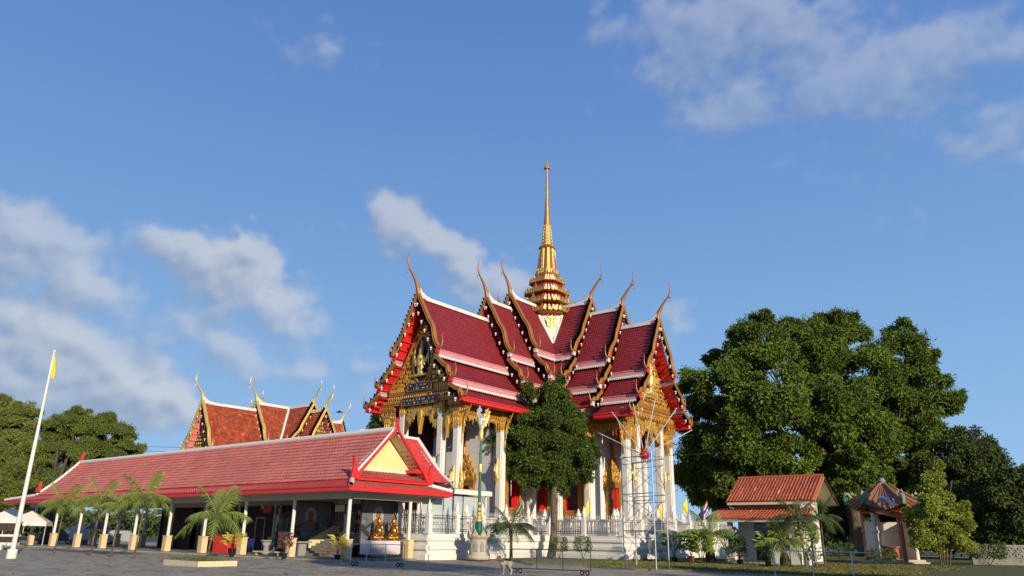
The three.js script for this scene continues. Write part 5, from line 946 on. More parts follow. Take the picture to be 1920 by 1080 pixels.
shrub('low leafy shrub at the foot of the shrine steps', at(1650, 1030, 52).setY(.05), 1.0, 2.0, M.leafBush, { n: 600, leaf: .16, seed: 15 });
shrub('round green shrub near the right boundary wall', at(1850, 1030, 54).setY(.05), 1.4, 2.4, M.leafBush, { n: 800, leaf: .18, seed: 16 });
{
  const p = thing('planter', 'low cream kerbed planter with grass around the palm', 'planter', gp(372, 1060, 0)); p.position.y = 0;
  part('kerb', [box(.12, .24, 3.0, -1.0, .12, .2), box(.12, .24, 3.0, .9, .12, .2), box(2.02, .24, .12, -.05, .121, 1.7), box(2.02, .24, .12, -.05, .121, -1.3)], M.cream, p); part('soil', box(1.8, .18, 2.9, -.05, .09, .2), M.ground, p);
  const o = [], r = rngOf(5); for (let i = 0; i < 420; i++) { const x = -.9 + r() * 1.7, z = -1.2 + r() * 2.8, a = r() * 6, h = .14 + r() * .2; o.push(x - .015, .17, z, x + .015, .17, z, x + Math.cos(a) * .1, .17 + h, z + Math.sin(a) * .1); } part('grass', soup(o), M.palmDark, p, { kind: 'stuff' });
}

// ---------------------------------------------------------------- little house with two orange roofs
{
  const h = thing('guard_house', 'little white house with two orange tiled roofs and a dark open front', 'house', [0, 0, 0]);
  const S = (a, b, c, d, seed) => part('roof_tiles', tileSlope(a, b, c, d, .215, .42, { roll: true, rib: .085, lap: .022, jitter: .26, seed, patches: .02 }), M.tileOrange, h, { kind: 'stuff' });
  S([-6.95, 5.5, 21.4], [-6.95, 5.5, 27.15], [-9.5, 3.88, 21.4], [-9.5, 3.88, 27.15], 31); S([-6.95, 5.5, 21.4], [-6.95, 5.5, 27.15], [-4.3, 3.85, 21.4], [-4.3, 3.85, 27.15], 32);
  S([-8.75, 3.42, 20.6], [-8.75, 3.42, 26.9], [-10.7, 2.76, 20.4], [-10.7, 2.76, 27.1], 33);
  for (const s of [-1, 1]) { const u = [], e = s < 0 ? [-9.42, 3.78] : [-4.38, 3.75]; quad(u, [-6.95, 5.38, 21.45], [-6.95, 5.38, 27.1], [e[0], e[1], 27.1], [e[0], e[1], 21.45]); part('soffit', soup(u), M.cream, h); part('bargeboard', [bar([-6.95, 5.44, 27.14], [e[0] + .0, e[1] + .05, 27.14], .1, 4), bar([-6.95, 5.44, 21.42], [e[0], e[1] + .05, 21.42], .1, 4)], s < 0 ? M.terracotta : M.woodDark, h); }
  part('eave_board', box(.08, .16, 5.6, -9.42, 3.76, 24.3), M.cream, h);
  part('porch_board', [box(.1, .16, 6.5, -10.6, 2.66, 23.75), box(1.9, .05, 6.4, -9.7, 2.7, 23.75)], M.soffitGrey, h);
  part('ridge_tiles', bar([-6.95, 5.56, 21.4], [-6.95, 5.56, 27.15], .12, 8), M.tileOrange.clone(), h).material.vertexColors = false;
  const zw = g => g.rotateY(-Math.PI / 2).translate(-8.8, 0, 0);
  part('front_wall', zw(extr([[21.9, .05], [26.0, .05], [26.0, 3.8], [21.9, 3.8]], .18, 0, [[[23.0, .25], [25.2, .25], [25.2, 2.55], [23.0, 2.55]]])), M.white, h);
  part('upper_strip', box(.06, .34, 4.0, -8.94, 3.64, 23.9), M.terracotta, h);
  part('end_wall', T(extr([[-8.7, .05], [-5.1, .05], [-5.1, 3.9], [-6.95, 5.3], [-8.7, 4.15]], .18, 0, [[[-7.2, .25], [-6.3, .25], [-6.3, 2.3], [-7.2, 2.3]]]), 0, 0, 25.9), M.white, h);
  part('end_wall', T(extr([[-8.7, .05], [-5.1, .05], [-5.1, 3.9], [-6.95, 5.3], [-8.7, 4.15]], .18, 0), 0, 0, 22.0), M.white, h);
  part('back_wall', box(.18, 3.8, 3.8, -5.1, 1.95, 23.95), M.white, h); part('floor', box(5, .2, 4.6, -7.8, .12, 23.9), M.concrete, h); part('step', box(.6, .14, 2.6, -10.4, .12, 24.1), M.stone, h);
  part('glass_door', box(.04, 2.3, 1.05, -8.84, 1.4, 23.55), M.glassDark, h); part('door_frame', [box(.08, 2.3, .06, -8.84, 1.4, 23.02), box(.08, 2.3, .06, -8.84, 1.4, 24.1), box(.08, .06, 2.2, -8.84, 2.52, 24.1), box(.08, 2.3, .06, -8.84, 1.4, 25.17)], M.blackPlastic, h);
  part('notice', box(.02, .34, .26, -8.875, 1.75, 23.5), M.white, h); part('notice', box(.02, .3, .22, -8.875, 1.25, 23.5), M.white, h);
  for (const [x, z] of [[-10.2, 21.9], [-10.2, 26.0]]) { const p = part('porch_post', box(.28, 2.5, .28, x, 1.4, z), M.cream, h); part('pedestal', [box(.55, .95, .55, x, .52, z), box(.62, .07, .62, x, 1.02, z)], M.white, p); }
  part('porch_rail', [bar([-10.2, .95, 22.2], [-10.2, .95, 23.0], .03, 5), bar([-10.2, .55, 22.2], [-10.2, .55, 23.0], .03, 5)], M.steelDark, h);
  part('low_wall', box(.3, .9, .9, -10.3, .5, 25.2), M.white, h);
}

// ---------------------------------------------------------------- little Chinese shrine
{
  const b = at(1668, 1010, 58).setY(0), s = thing('shrine', 'small Chinese style shrine with curved brown tiled roof and dragon ridges', 'shrine', b);
  const ring = (R, y, lift = 0) => [...Array(6)].map((_, k) => { const a = k * Math.PI / 3 + .35; return [Math.cos(a) * R, y + lift, Math.sin(a) * R]; });
  const R = 2.6, top = 6.35, ey = 3.8;
  for (let k = 0; k < 6; k++) {
    const a = ring(R, ey, .38)[k], c = ring(R, ey, .38)[(k + 1) % 6], out = [], N = 7;
    const P = (u, v) => { const e = [a[0] + (c[0] - a[0]) * u, a[1] - .48 * Math.sin(Math.PI * u), a[2] + (c[2] - a[2]) * u]; return [e[0] * v, top - .35 + (e[1] - top + .35) * Math.pow(v, .72), e[2] * v]; };
    for (let j = 0; j < N; j++) quad(out, P(0, j / N), P(1, j / N), P(1, (j + 1) / N), P(0, (j + 1) / N)); 
    const face = []; for (let i = 0; i < 6; i++) for (let j = 0; j < N; j++) quad(face, P(i / 6, j / N), P((i + 1) / 6, j / N), P((i + 1) / 6, (j + 1) / N), P(i / 6, (j + 1) / N)); part('roof_slope', soup(face), M.tileChinese, s);
    for (let i = 1; i < 6; i++) { const l = []; for (let j = 1; j <= 6; j++) { const q = P(i / 6, j / 6); l.push([q[0], q[1] + .05, q[2]]); } const rt = part('roof_roll', taper(l, [.045, .07, .08], 6), M.tileChinese, s); part('end_tile', T(new THREE.SphereGeometry(.085, 7, 5), ...l[5]), M.terracotta, rt); }
    const rl = []; for (let j = 1; j <= 6; j++) { const q = P(0, j / 6); rl.push([q[0], q[1] + .12, q[2]]); }
    part('hip_ridge', taper(rl, [.06, .08, .09], 6), M.tileChinese, s);
    const q = P(0, 1), d = Math.atan2(q[2], q[0]); part('dragon_ornament', [taper([[q[0] * .72, q[1] + .45, q[2] * .72], [q[0] * .86, q[1] + .42, q[2] * .86], [q[0] * .96, q[1] + .75, q[2] * .96], [q[0] * 1.06, q[1] + .55, q[2] * 1.06]], [.06, .10, .10, .03], 6), ...[0, 1, 2, 3].map(i => T(FLAME, q[0] * (.74 + i * .09), q[1] + .5 + (i & 1) * .15, q[2] * (.74 + i * .09), 0, -d, .2, .26))], M.stone, s); part('ridge_end', T(extr([[0, 0], [.3, 0], [.34, .6], [.1, .5]], .2, .02), q[0] * .94, q[1] - .05, q[2] * .94, 0, -d), M.jade, s);
  }
  part('roof_knob', [lathe([[.001, 0], [.18, 0], [.15, .12], [.22, .24], [.25, .36], [.18, .5], [.08, .56], [.001, .58]], 10, 0, top - .85, 0)], M.granite, s);
  part('eave_ring', [...Array(6)].map((_, k) => { const p = ring(1.7, 3.55)[k], q = ring(1.7, 3.55)[(k + 1) % 6]; return bar(p, q, .14, 5); }), M.redDeep, s);
  for (let k = 0; k < 6; k++) { const p = ring(1.65, 0)[k]; part('pillar', [bar([p[0], .3, p[2]], [p[0], 3.5, p[2]], .15, 10), T(new THREE.SphereGeometry(.24, 8, 6), p[0], 2.2, p[2], 0, 0, 0, 1, .8, 1)], k % 2 ? M.white : M.pinkTrim, s); }
  for (let k = 0; k < 6; k++) { const a = (k + .5) * Math.PI / 3 + .35; if (Math.cos(a) * -.81 + Math.sin(a) * .58 < .3) part('wall_panel', T(box(1.5, 2.6, .08, 0, 1.6, 0), Math.cos(a) * 1.43, 0, Math.sin(a) * 1.43, 0, Math.PI / 2 - a), M.white, s); } part('altar', [box(1.0, .8, .8, 0, .7, 0), box(1.2, .1, 1.0, 0, 1.14, 0)], M.terracotta, s); part('base', [cyl(2.2, 2.2, .3, 0, 0, 0, 6), cyl(2.5, 2.5, .15, 0, 0, 0, 6)], M.stone, s);
  // lower side roof
  const o2 = [-1.6, 0, .9]; const face = []; for (let i = 0; i < 8; i++) { const u0 = i / 8, u1 = (i + 1) / 8, yy = u => 3.55 + 1.3 * Math.pow(2 * u - 1, 2) * .35; quad(face, [-2.6 + 2.2 * u0, yy(u0), -.6], [-2.6 + 2.2 * u1, yy(u1), -.6], [-2.6 + 2.2 * u1, yy(u1) - .55, 1.6], [-2.6 + 2.2 * u0, yy(u0) - .55, 1.6]); }
  part('side_roof', soup(face), M.tileChinese, s); part('side_pillar', [bar([-2.4, .2, 1.4], [-2.4, 3.1, 1.4], .13, 9)], M.terracotta, s); part('side_dragon', [taper([[-2.7, 3.9, 1.2], [-2.5, 4.2, .9], [-2.7, 4.5, .5], [-2.4, 4.35, .1]], [.1, .16, .14, .04], 6), ...[0, 1, 2, 3].map(i => T(FLAME, -2.6 + i * .1, 4.0 + (i & 1) * .2, 1.2 - i * .35, 0, .6, 0, .4))], M.whiteTrim, s);
}

// ---------------------------------------------------------------- street lamp with gilded bird head on a stone pedestal
{
  const b = gp(896, 1051, .03), Y = py => at(900, py, -b.z).y - b.y, l = thing('street_lamp', 'tall green lamp post with gilded rings and bird head on an eight-sided stone pedestal', 'street lamp', b);
  const p0 = 1.62, H = Y(771);
  const oct = pts => lathe(pts, 8);
  part('pedestal', [oct([[.001, 0], [.78, 0], [.78, .22], [.68, .32], [.58, .40], [.56, 1.25], [.62, 1.32], [.72, 1.40], [.72, 1.5], [.40, 1.58], [.001, 1.62]]), ...[...Array(8)].map((_, k) => { const a = k * Math.PI / 4 + Math.PI / 8; return T(LEAFTIP, Math.cos(a) * .66, 1.44, Math.sin(a) * .66, 0, Math.PI / 2 - a, 0, .5, .42, .5); })], M.stone, l);
  for (let k = 0; k < 8; k++) { const a = k * Math.PI / 4 + Math.PI / 8; part('niche', T(extr([[-.12, 0], [.12, 0], [.12, .4], [0, .6], [-.12, .4]], .04, .02), Math.cos(a) * .535, .55, Math.sin(a) * .535, 0, Math.PI / 2 - a), M.granite, l); }
  part('foot', lathe([[.001, p0], [.40, p0], [.40, p0 + .1], [.22, p0 + .22], [.20, p0 + .75], [.001, p0 + .75]], 10), M.green, l);
  part('gilded_base', [.8, 1.0, 1.22, 1.5, 1.85].map((y, i) => T(new THREE.SphereGeometry([.21, .17, .19, .15, .16][i], 10, 7), 0, p0 + y, 0, 0, 0, 0, 1, .8, 1)), M.goldPale, l);
  const yr = Y(878), yh = Y(818);
  part('pole', [bar([0, p0 + .7, 0], [0, yr, 0], .105, 10, .09), bar([0, yr, 0], [0, yh, 0], .085, 10, .07)], M.green, l);
  part('ring', lathe([[.12, yr - .28], [.17, yr - .22], [.15, yr], [.17, yr + .22], [.12, yr + .28]], 10), M.goldPale, l);
  part('collar', lathe([[.1, yh - .3], [.2, yh - .1], [.14, yh], [.18, yh + .2], [.12, yh + .45]], 10), M.goldPale, l);
  const bird = sg => { const g = [taper([[0, yh + .3, 0], [sg * .16, yh + .9, .06], [sg * .1, yh + 1.2, .1], [sg * .42, yh + 1.42, .16], [sg * .62, H + .1, .2]], [.10, .17, .16, .10, .03], 7)]; for (let i = 0; i < 4; i++) g.push(T(FLAME, sg * (.1 + i * .1), yh + .7 + i * .2, .02, 0, sg > 0 ? -.6 : Math.PI + .6, -.5, .5)); g.push(T(FLAME, sg * .3, H - .1, .15, 0, 0, sg * -.4, .42), T(LEAFTIP, sg * .22, yh + .7, .05, 0, .4, -sg * .8, .3, .7, .5)); return g; };
  part('bird_head', bird(1), M.goldPale, l); part('bird_head', bird(-1), M.galv, l);
}

// ---------------------------------------------------------------- flagpole and flags
function flagThing(label, base, h, r, cloth, fw, fh, o = {}) {
  const { poleM = M.white, stripes, drop = .8, turn = 0, group, fold = 1 } = o, f = thing('flag', label, 'flag', base, turn, group); part('pole', bar([0, 0, 0], [0, h, 0], r, 8, r * .5), poleM, f);
  const out = [], N = 8, Mv = 10, top = h - .05; const P = (u, v) => [r + fw * u * (.55 - .3 * v * fold), top - fh * v - drop * u * (1 - .4 * v), Math.sin(u * 7 + v * 3) * .12 * fw * u];
  const strip = (v0, v1, m, n) => { const q = []; for (let i = 0; i < N; i++) for (let j = 0; j < Mv; j++) { const a = v0 + (v1 - v0) * j / Mv, b = v0 + (v1 - v0) * (j + 1) / Mv; quad(q, P(i / N, a), P((i + 1) / N, a), P((i + 1) / N, b), P(i / N, b)); } part(n, soup(q), m, f); };
  if (stripes) stripes.forEach(([a, b, m]) => strip(a, b, m, 'stripe')); else strip(0, 1, cloth, 'cloth'); return f;
}
{
  const b = at(20, 1050, 44).setY(0), f = thing('flagpole', 'tall white flagpole with a limp yellow flag at the left edge', 'flagpole', b); const H = at(97, 660, 44).y;
  part('pole', [bar([0, 0, 0], [0, H * .55, 0], .13, 10, .10), bar([0, H * .55, 0], [0, H, 0], .09, 10, .05), cyl(.26, .26, .5, 0, 0, 0, 10), T(new THREE.SphereGeometry(.09, 8, 6), 0, H + .05, 0)], M.white, f);
  const q = []; for (let i = 0; i < 6; i++) for (let j = 0; j < 10; j++) { const P = (u, v) => [.06 + u * .30 * (.25 + .75 * Math.sin(v * 2.2)) * (1 - .25 * v), H - .15 - 1.45 * v - u * .3 * (1 - v), Math.sin(u * 6 + v * 4) * .10 - .05]; quad(q, P(i / 6, j / 10), P((i + 1) / 6, j / 10), P((i + 1) / 6, (j + 1) / 10), P(i / 6, (j + 1) / 10)); }
  part('cloth', soup(q).rotateY(-.9), M.flagYellow, f);
}
const THAI = [[0, .17, M.flagRed], [.17, .33, M.flagWhite], [.33, .67, M.flagBlue], [.67, .83, M.flagWhite], [.83, 1, M.flagRed]];
{
  const P = (px, pyTop, d, y0) => { const t = at(px, pyTop, d); return [t.clone().setY(y0), t.y - y0]; };
  let [b, h] = P(1289, 932, 64, 2.6); flagThing('limp yellow flag on a thin pole above the fence, right of the scaffold', b, h, .03, M.flagYellow, .9, 1.0, { poleM: M.steelDark, turn: 2.4 });
  [b, h] = P(1318, 945, 66, 2.4); flagThing('limp dark flag on a thin pole at the fence beside the huge tree', b, h, .03, M.flagDark, .8, 1.1, { poleM: M.steelDark, turn: 2.6 });
  [b, h] = P(1326, 937, 68, 2.4); flagThing('limp striped flag on a thin pole behind the bottle palm', b, h, .03, null, .9, 1.0, { poleM: M.steelDark, turn: 2.5, stripes: THAI });
  [b, h] = P(1241, 940, 62, 2.2); flagThing('yellow flag seen through the scaffold frames', b, h, .03, M.flagYellow, .8, 1.1, { poleM: M.steelDark, turn: 2.5 });
  [b, h] = P(1105, 935, 60.5, 1.7); flagThing('yellow flag beside a white column left of the temple door', b, h, .03, M.flagYellow, .9, .9, { poleM: M.steelDark, turn: 2.8 });
  [b, h] = P(979, 935, 58.5, 1.7); flagThing('striped flag in front of the left red window', b, h, .03, null, .8, .9, { poleM: M.steelDark, turn: 2.7, stripes: THAI });
  [b, h] = P(1044, 927, 58.2, 1.7); flagThing('striped flag beside the pale tree trunk', b, h, .03, null, .7, .9, { poleM: M.steelDark, turn: .6, stripes: THAI });
}

// ---------------------------------------------------------------- scaffold tower and the pole star above it
{
  const legs = [[1171, 1065], [1194, 1062], [1255, 1066], [1231, 1069]].map(p => gp(...p, .05)), c = legs.reduce((s, p) => s.add(p), new THREE.Vector3()).multiplyScalar(.25);
  const s = thing('scaffold', 'tall narrow steel tube scaffold tower in front of the temple porch', 'scaffold', c); s.rotation.y = 0;
  const top = at(1210, 862, -c.z).y, L = legs.map(p => p.clone().sub(c)), lev = [.05, top * .33, top * .66, top].map(y => y);
  L.forEach(p => part('standard', bar([p.x, 0, p.z], [p.x, top + .1, p.z], .03, 6), M.galv, s));
  for (let k = 1; k < 4; k++) for (let i = 0; i < 4; i++) { const a = L[i], b = L[(i + 1) % 4]; part('ledger', [bar([a.x, lev[k], a.z], [b.x, lev[k], b.z], .026, 5), ...(i % 2 ? [bar([a.x, lev[k] - .35, a.z], [b.x, lev[k] - .35, b.z], .02, 5)] : [])], M.galv, s); }
  for (let k = 0; k < 3; k++) for (const i of [0, 2]) { const a = L[i], b = L[(i + 1) % 4], f = L[(i + 3) % 4], g = L[(i + 2) % 4]; part('cross_brace', [bar([a.x, lev[k] + .3, a.z], [f.x, lev[k + 1] - .2, f.z], .016, 4), bar([f.x, lev[k] + .3, f.z], [a.x, lev[k + 1] - .2, a.z], .016, 4)], M.steel, s); part('cross_brace', [bar([a.x, lev[k] + .3, a.z], [b.x, lev[k + 1] - .2, b.z], .013, 4)], M.steel, s); }
  const hb = at(1208, 853, -c.z), st = thing('pole_star', 'star of white poles around a red hub hanging above the scaffold', 'decoration', hb); st.rotation.y = 0;
  part('hub', [T(new THREE.IcosahedronGeometry(.22, 1), 0, 0, 0), ...[...Array(18)].map((_, k) => { const a = k / 18 * 6.283; return T(new THREE.ConeGeometry(.05, .26, 5), Math.cos(a) * .3, Math.sin(a) * .3, (k & 1) * .1, 0, 0, a - Math.PI / 2); })], M.redDeep, st);
  [[1187, 757], [1228, 748], [1269, 765], [1298, 806], [1147, 772], [1123, 812], [1168, 838]].forEach(([x, y], i) => { const e = at(x, y, -c.z - .6 + .25 * i).sub(hb), q = e.clone().multiplyScalar(.12); part('pole', bar(q.toArray(), e.toArray(), i < 3 ? .03 : .022, 6), M.galv, st); });
  const w = thing('wire', 'thin wire stretched past the scaffold top towards the huge tree', 'wire', hb.clone()); w.rotation.y = 0; const e1 = at(1100, 857, -c.z).sub(hb), e2 = at(1345, 849, -c.z + 8).sub(hb); part('wire_strand', [bar(e1.toArray(), [0, -.12, 0], .012, 4), bar([0, -.12, 0], e2.toArray(), .012, 4)], M.steelDark, w);
}
{
  const w = thing('wire', 'pair of power lines behind the small temple gable', 'wire', at(280, 840, 130)); w.rotation.y = 0; for (const d of [0, 8]) part('wire_strand', bar([-30, -d * .09 + 1.5, -10], [12, -d * .09 - .3, 4], .03, 4), M.steelDark, w);
  const b = thing('bird', 'tiny dark bird flying beside the small temple', 'bird', at(637, 773, 100)); b.rotation.y = 0;
  part('body', [taper([[-.5, 0, 0], [-.2, .02, 0], [.2, .03, 0], [.45, .02, 0]], [.03, .13, .1, .02], 6)], M.charcoal, b); for (const s of [-1, 1]) part('wing', soup([-.15, .05, 0, .2, .05, 0, -.1 + .1, .18, s * .6, .2, .05, 0, .12, .16, s * .75, 0, .18, s * .6]), M.charcoal, b);
}

// ---------------------------------------------------------------- wheeled barriers
function barrier(label, a, b, h, m, posts, mesh) {
  const A = gp(...a), B = gp(...b), L = A.distanceTo(B), t = thing('wheeled_barrier', label, 'barrier', A); t.rotation.y = -Math.atan2(B.z - A.z, B.x - A.x);
  const r = .02, y0 = .2; part('frame', [bar([0, h, 0], [L, h, 0], r, 6), bar([0, y0, 0], [L, y0, 0], r, 6), ...posts.map(u => bar([L * u, y0, 0], [L * u, h, 0], r, 6))], m, t);
  if (mesh) { const g = [], n = Math.round(L / .09); for (let i = -8; i < n; i++) { const x = i * .09, d = h - y0 - .04; const c0 = Math.max(0, -x), c1 = Math.min(d, L - x); if (c1 > c0) { g.push(bar([x + c0, y0 + .02 + c0, 0], [x + c1, y0 + .02 + c1, 0], .0035, 3), bar([x + c0, h - .02 - c0, 0], [x + c1, h - .02 - c1, 0], .0035, 3)); } } part('wire_mesh', g, M.steel, t, { kind: 'stuff' }); }
  for (const u of [.06, .9]) for (const o of [0, .11]) { const w = part('wheel', T(new THREE.TorusGeometry(.075, .032, 6, 14), L * (u + o * .6), .11, .05), M.rubber, t); part('wheel_hub', T(new THREE.CylinderGeometry(.05, .05, .04, 8), L * (u + o * .6), .11, .05, Math.PI / 2), M.steel, w); }
  for (const u of [.06, .9]) part('axle', bar([L * u - .05, .14, .05], [L * (u + .075) + .05, .14, .05], .02, 5), m, t);
  return t;
}
barrier('silver wheeled barrier in front of the golden statues', [656, 1061], [757, 1063.5], 1.05, M.galv, [.0, .3, .65, 1], false);
barrier('dark framed wheeled wire barrier on the road beside the dog', [959, 1074], [1108, 1080], 1.0, M.steelDark, [0, .33, .66, 1], true);
{
  const A = gp(1400, 1079, .04), B = gp(1640, 1092, .04), L = A.distanceTo(B), t = thing('tube_fence', 'grey tube fence along the lawn edge at the bottom right', 'fence', A); t.rotation.y = -Math.atan2(B.z - A.z, B.x - A.x);
  const h = at(1460, 1034, -gp(1460, 1082, .04).z).y; part('rail', bar([L * .22, h, 0], [L, h, 0], .022, 6), M.galv, t); for (const u of [.25, .56, .86]) part('fence_post', bar([L * u, 0, 0], [L * u, h, 0], .026, 6), M.galv, t);
}

// ---------------------------------------------------------------- dog
{
  const d = thing('dog', 'white and brown dog standing on the road with curled tail', 'dog', gp(948, 1077), 0); d.rotation.y = .55;
  const caps = [[-.16, .46, 0, .22, .44, 0, .125, .10], [-.20, .50, 0, -.31, .62, 0, .085, .065], [-.31, .635, 0, -.36, .63, 0, .085, .08], [-.38, .61, 0, -.49, .585, 0, .05, .032], [-.31, .70, .055, -.30, .77, .06, .03, .008], [-.31, .70, -.055, -.30, .77, -.06, .03, .008]];
  for (const z of [-.07, .07]) caps.push([-.15, .42, z, -.14, .22, z, .06, .036], [-.14, .22, z, -.15, .03, z, .034, .026], [-.15, .025, z, -.20, .02, z, .028, .022], [.20, .42, z, .14, .30, z, .085, .055], [.14, .30, z, .25, .17, z, .05, .03], [.25, .17, z, .23, .03, z, .03, .025], [.23, .025, z, .18, .02, z, .028, .022]);
  caps.push([.29, .50, 0, .34, .62, .01, .04, .035], [.34, .62, .01, .28, .68, .02, .035, .03], [.28, .68, .02, .24, .62, .03, .03, .015]);
  const g = sdfBody(caps, [-.6, -.1, -.6], [.6, .9, .6], 88, .045), p = g.attributes.position, col = []; for (let i = 0; i < p.count; i++) { const x = p.getX(i), y = p.getY(i), z = p.getZ(i), n = vnoise(x * 9 + 4, y * 9, z * 9) - .5; const br = y + n * .12 > .50 || (x < -.28 && y + n * .1 > .60 && x > -.44); col.push(...(br ? [.30, .17, .09] : [.95, .92, .86])); } g.setAttribute('color', new THREE.Float32BufferAttribute(col, 3));
  part('body', g, M.fur, d); part('nose', T(new THREE.SphereGeometry(.02, 6, 5), -.515, .595, 0), M.blackPlastic, d); for (const z of [-.05, .05]) part('eye', T(new THREE.SphereGeometry(.012, 6, 5), -.42, .655, z), M.blackPlastic, d);
}

// ---------------------------------------------------------------- white lion statues at the platform foot
{
  const caps = [[-.30, .55, 0, .28, .52, 0, .26, .24], [-.36, .72, 0, -.42, 1.0, 0, .27, .26], [-.46, 1.05, 0, -.62, 1.0, 0, .22, .15], [-.40, 1.25, .14, -.36, 1.36, .16, .08, .03], [-.40, 1.25, -.14, -.36, 1.36, -.16, .08, .03], [-.3, .95, 0, -.18, .9, 0, .24, .18], [.36, .6, 0, .52, .9, 0, .09, .1], [.52, .9, 0, .42, 1.12, 0, .1, .04]];
  for (const z of [-.16, .16]) caps.push([-.36, .6, z, -.38, .15, z, .14, .09], [-.38, .1, z, -.5, .08, z, .1, .09], [.24, .5, z, .32, .3, z, .2, .12], [.32, .3, z, .2, .1, z, .12, .1], [.2, .08, z, .08, .08, z, .1, .09]);
  const g = sdfBody(caps, [-.9, -.05, -.9], [.9, 1.5, .9], 60, .09);
  const mk = (lb, pos, turn) => { const s = thing('lion_statue', lb, 'statue', pos, turn, 'white lion statues by the platform'); part('base', [box(1.5, .3, .8, 0, .15, 0), box(1.35, .1, .7, 0, .34, 0)], M.white, s); const m = part('lion', g.clone().translate(0, .36, 0), M.white, s); return s; };
  const a = mk('white lion statue behind the left scaffold legs', [-7.2, .1, 14.6], .5); dup(a, 'white lion statue behind the right scaffold leg', wor(-3.9, .1, 14.7), -.4);
}
// ---------------------------------------------------------------- golden seated statues, altar table, picture boards
{
  const caps = [[0, .16, -.36, 0, .16, .36, .15, .15], [-.05, .16, .36, -.42, .14, .10, .13, .10], [-.05, .16, -.36, -.42, .14, -.10, .13, .10], [-.42, .18, .12, -.30, .20, -.2, .09, .08], [.08, .2, 0, .05, .55, 0, .2, .2], [.05, .55, 0, .03, .82, 0, .21, .19], [.03, .80, -.2, .03, .80, .2, .12, .12], [.03, .80, .25, .02, .5, .36, .09, .075], [.02, .5, .36, -.28, .3, .12, .07, .06], [.03, .80, -.25, .02, .5, -.36, .09, .075], [.02, .5, -.36, -.28, .3, -.12, .07, .06], [.02, .9, 0, .0, 1.0, 0, .08, .075], [-.01, 1.12, 0, -.01, 1.2, 0, .135, .125], [0, 1.3, 0, 0, 1.38, 0, .09, .05], [0, 1.38, 0, 0, 1.56, 0, .05, .008], [-.12, 1.12, 0, -.16, 1.10, 0, .03, .02], [0, 1.08, .13, 0, 1.0, .135, .025, .02], [0, 1.08, -.13, 0, 1.0, -.135, .025, .02], [0, .9, .2, -.12, .35, -.1, .03, .03]];
  const g = sdfBody(caps, [-.85, -.1, -.85], [.85, 1.65, .85], 72, .05);
  const s = thing('buddha_statue', 'golden seated Buddha statue on the altar table, left of the pair', 'statue', [-24.95, 1.18, 4.7], 0, 'golden seated statues'); part('figure', g, M.goldStatue, s); part('base', lathe([[.001, -.02], [.52, -.02], [.52, .03], [.46, .06], [.5, .1], [.001, .1]], 16), M.goldStatue, s);
  dup(s, 'golden seated Buddha statue on the altar table, right of the pair', wor(-23.72, 1.18, 4.75), 0); const s3 = dup(s, 'golden seated Buddha statue in shade left of the stair', wor(-24.6, 1.0, -4.1), 0); s3.scale.setScalar(1.1);
  const t = thing('altar_table', 'long altar table with a pleated pale cloth under the golden statues', 'table', [-24.3, .12, 4.75]); part('top', box(3.4, .06, .95, 0, 1.0, 0), M.cloth, t);
  const cl = []; for (let i = 0; i < 44; i++) { const x = -1.7 + i * 3.4 / 44, w = 3.4 / 44, y0 = .22 + .03 * Math.sin(i * 1.7); quad(cl, [x, 1.0, .48], [x + w / 2, 1.0, .50], [x + w / 2, y0, .58], [x, y0, .51]); quad(cl, [x + w / 2, 1.0, .50], [x + w, 1.0, .48], [x + w, y0, .51], [x + w / 2, y0, .58]); } for (let i = 0; i < 12; i++) { const z = -.47 + i * .08; quad(cl, [-1.7, 1, z], [-1.7, 1, z + .08], [-1.74, .22, z + .08], [-1.74, .22, z]); } part('cloth', soup(cl), M.cloth, t); for (const x of [-1.6, 1.6]) for (const z of [-.3, .3]) part('leg', box(.06, .95, .06, x, .49, z), M.woodDark, t);
  const cv = document.createElement('canvas'); cv.width = 256; cv.height = 256; const c = cv.getContext('2d'); c.fillStyle = '#565b62'; c.fillRect(0, 0, 256, 256); const r = rngOf(9); for (let i = 0; i < 40; i++) { const v = 30 + r() * 80 | 0; c.fillStyle = `rgb(${v},${v},${v + 8})`; c.beginPath(); c.ellipse(r() * 256, 90 + r() * 170, 8 + r() * 26, 6 + r() * 18, r() * 3, 0, 7); c.fill(); } c.fillStyle = '#989288'; c.beginPath(); c.ellipse(118, 84, 40, 56, 0, 0, 7); c.fill(); c.fillStyle = '#7a5a48'; c.beginPath(); c.ellipse(118, 74, 18, 24, 0, 0, 7); c.fill(); c.fillStyle = '#7a4a20'; c.beginPath(); c.ellipse(118, 122, 32, 26, 0, 0, 7); c.fill();
  const T1 = new THREE.CanvasTexture(cv); T1.colorSpace = THREE.SRGBColorSpace; const pm = new THREE.MeshStandardMaterial({ map: T1, roughness: .6, side: THREE.DoubleSide });
  const board = (lb, pos, w, h, turn) => { const b = thing('picture_board', lb, 'picture board', pos, turn); const m = new THREE.Mesh(new THREE.PlaneGeometry(w, h).translate(0, h / 2, .045), pm); m.name = 'picture'; m.receiveShadow = true; b.add(m); part('frame', [box(w + .2, .1, .08, 0, h + .05, 0), box(w + .2, .1, .08, 0, -.05, 0), box(.1, h + .2, .08, -w / 2 - .05, h / 2, .002), box(.1, h + .2, .08, w / 2 + .05, h / 2, .002)], M.woodDark, b); part('backing', box(w, h, .03, 0, h / 2, 0), M.dark, b); return b; };
  board('large framed picture board behind the pair of golden statues', [-24.0, .7, 3.6], 3.0, 2.9, 0); board('tall framed picture board beside the stair, left of the post', [-24.4, .7, -2.9], 2.6, 2.9, -.5);
}
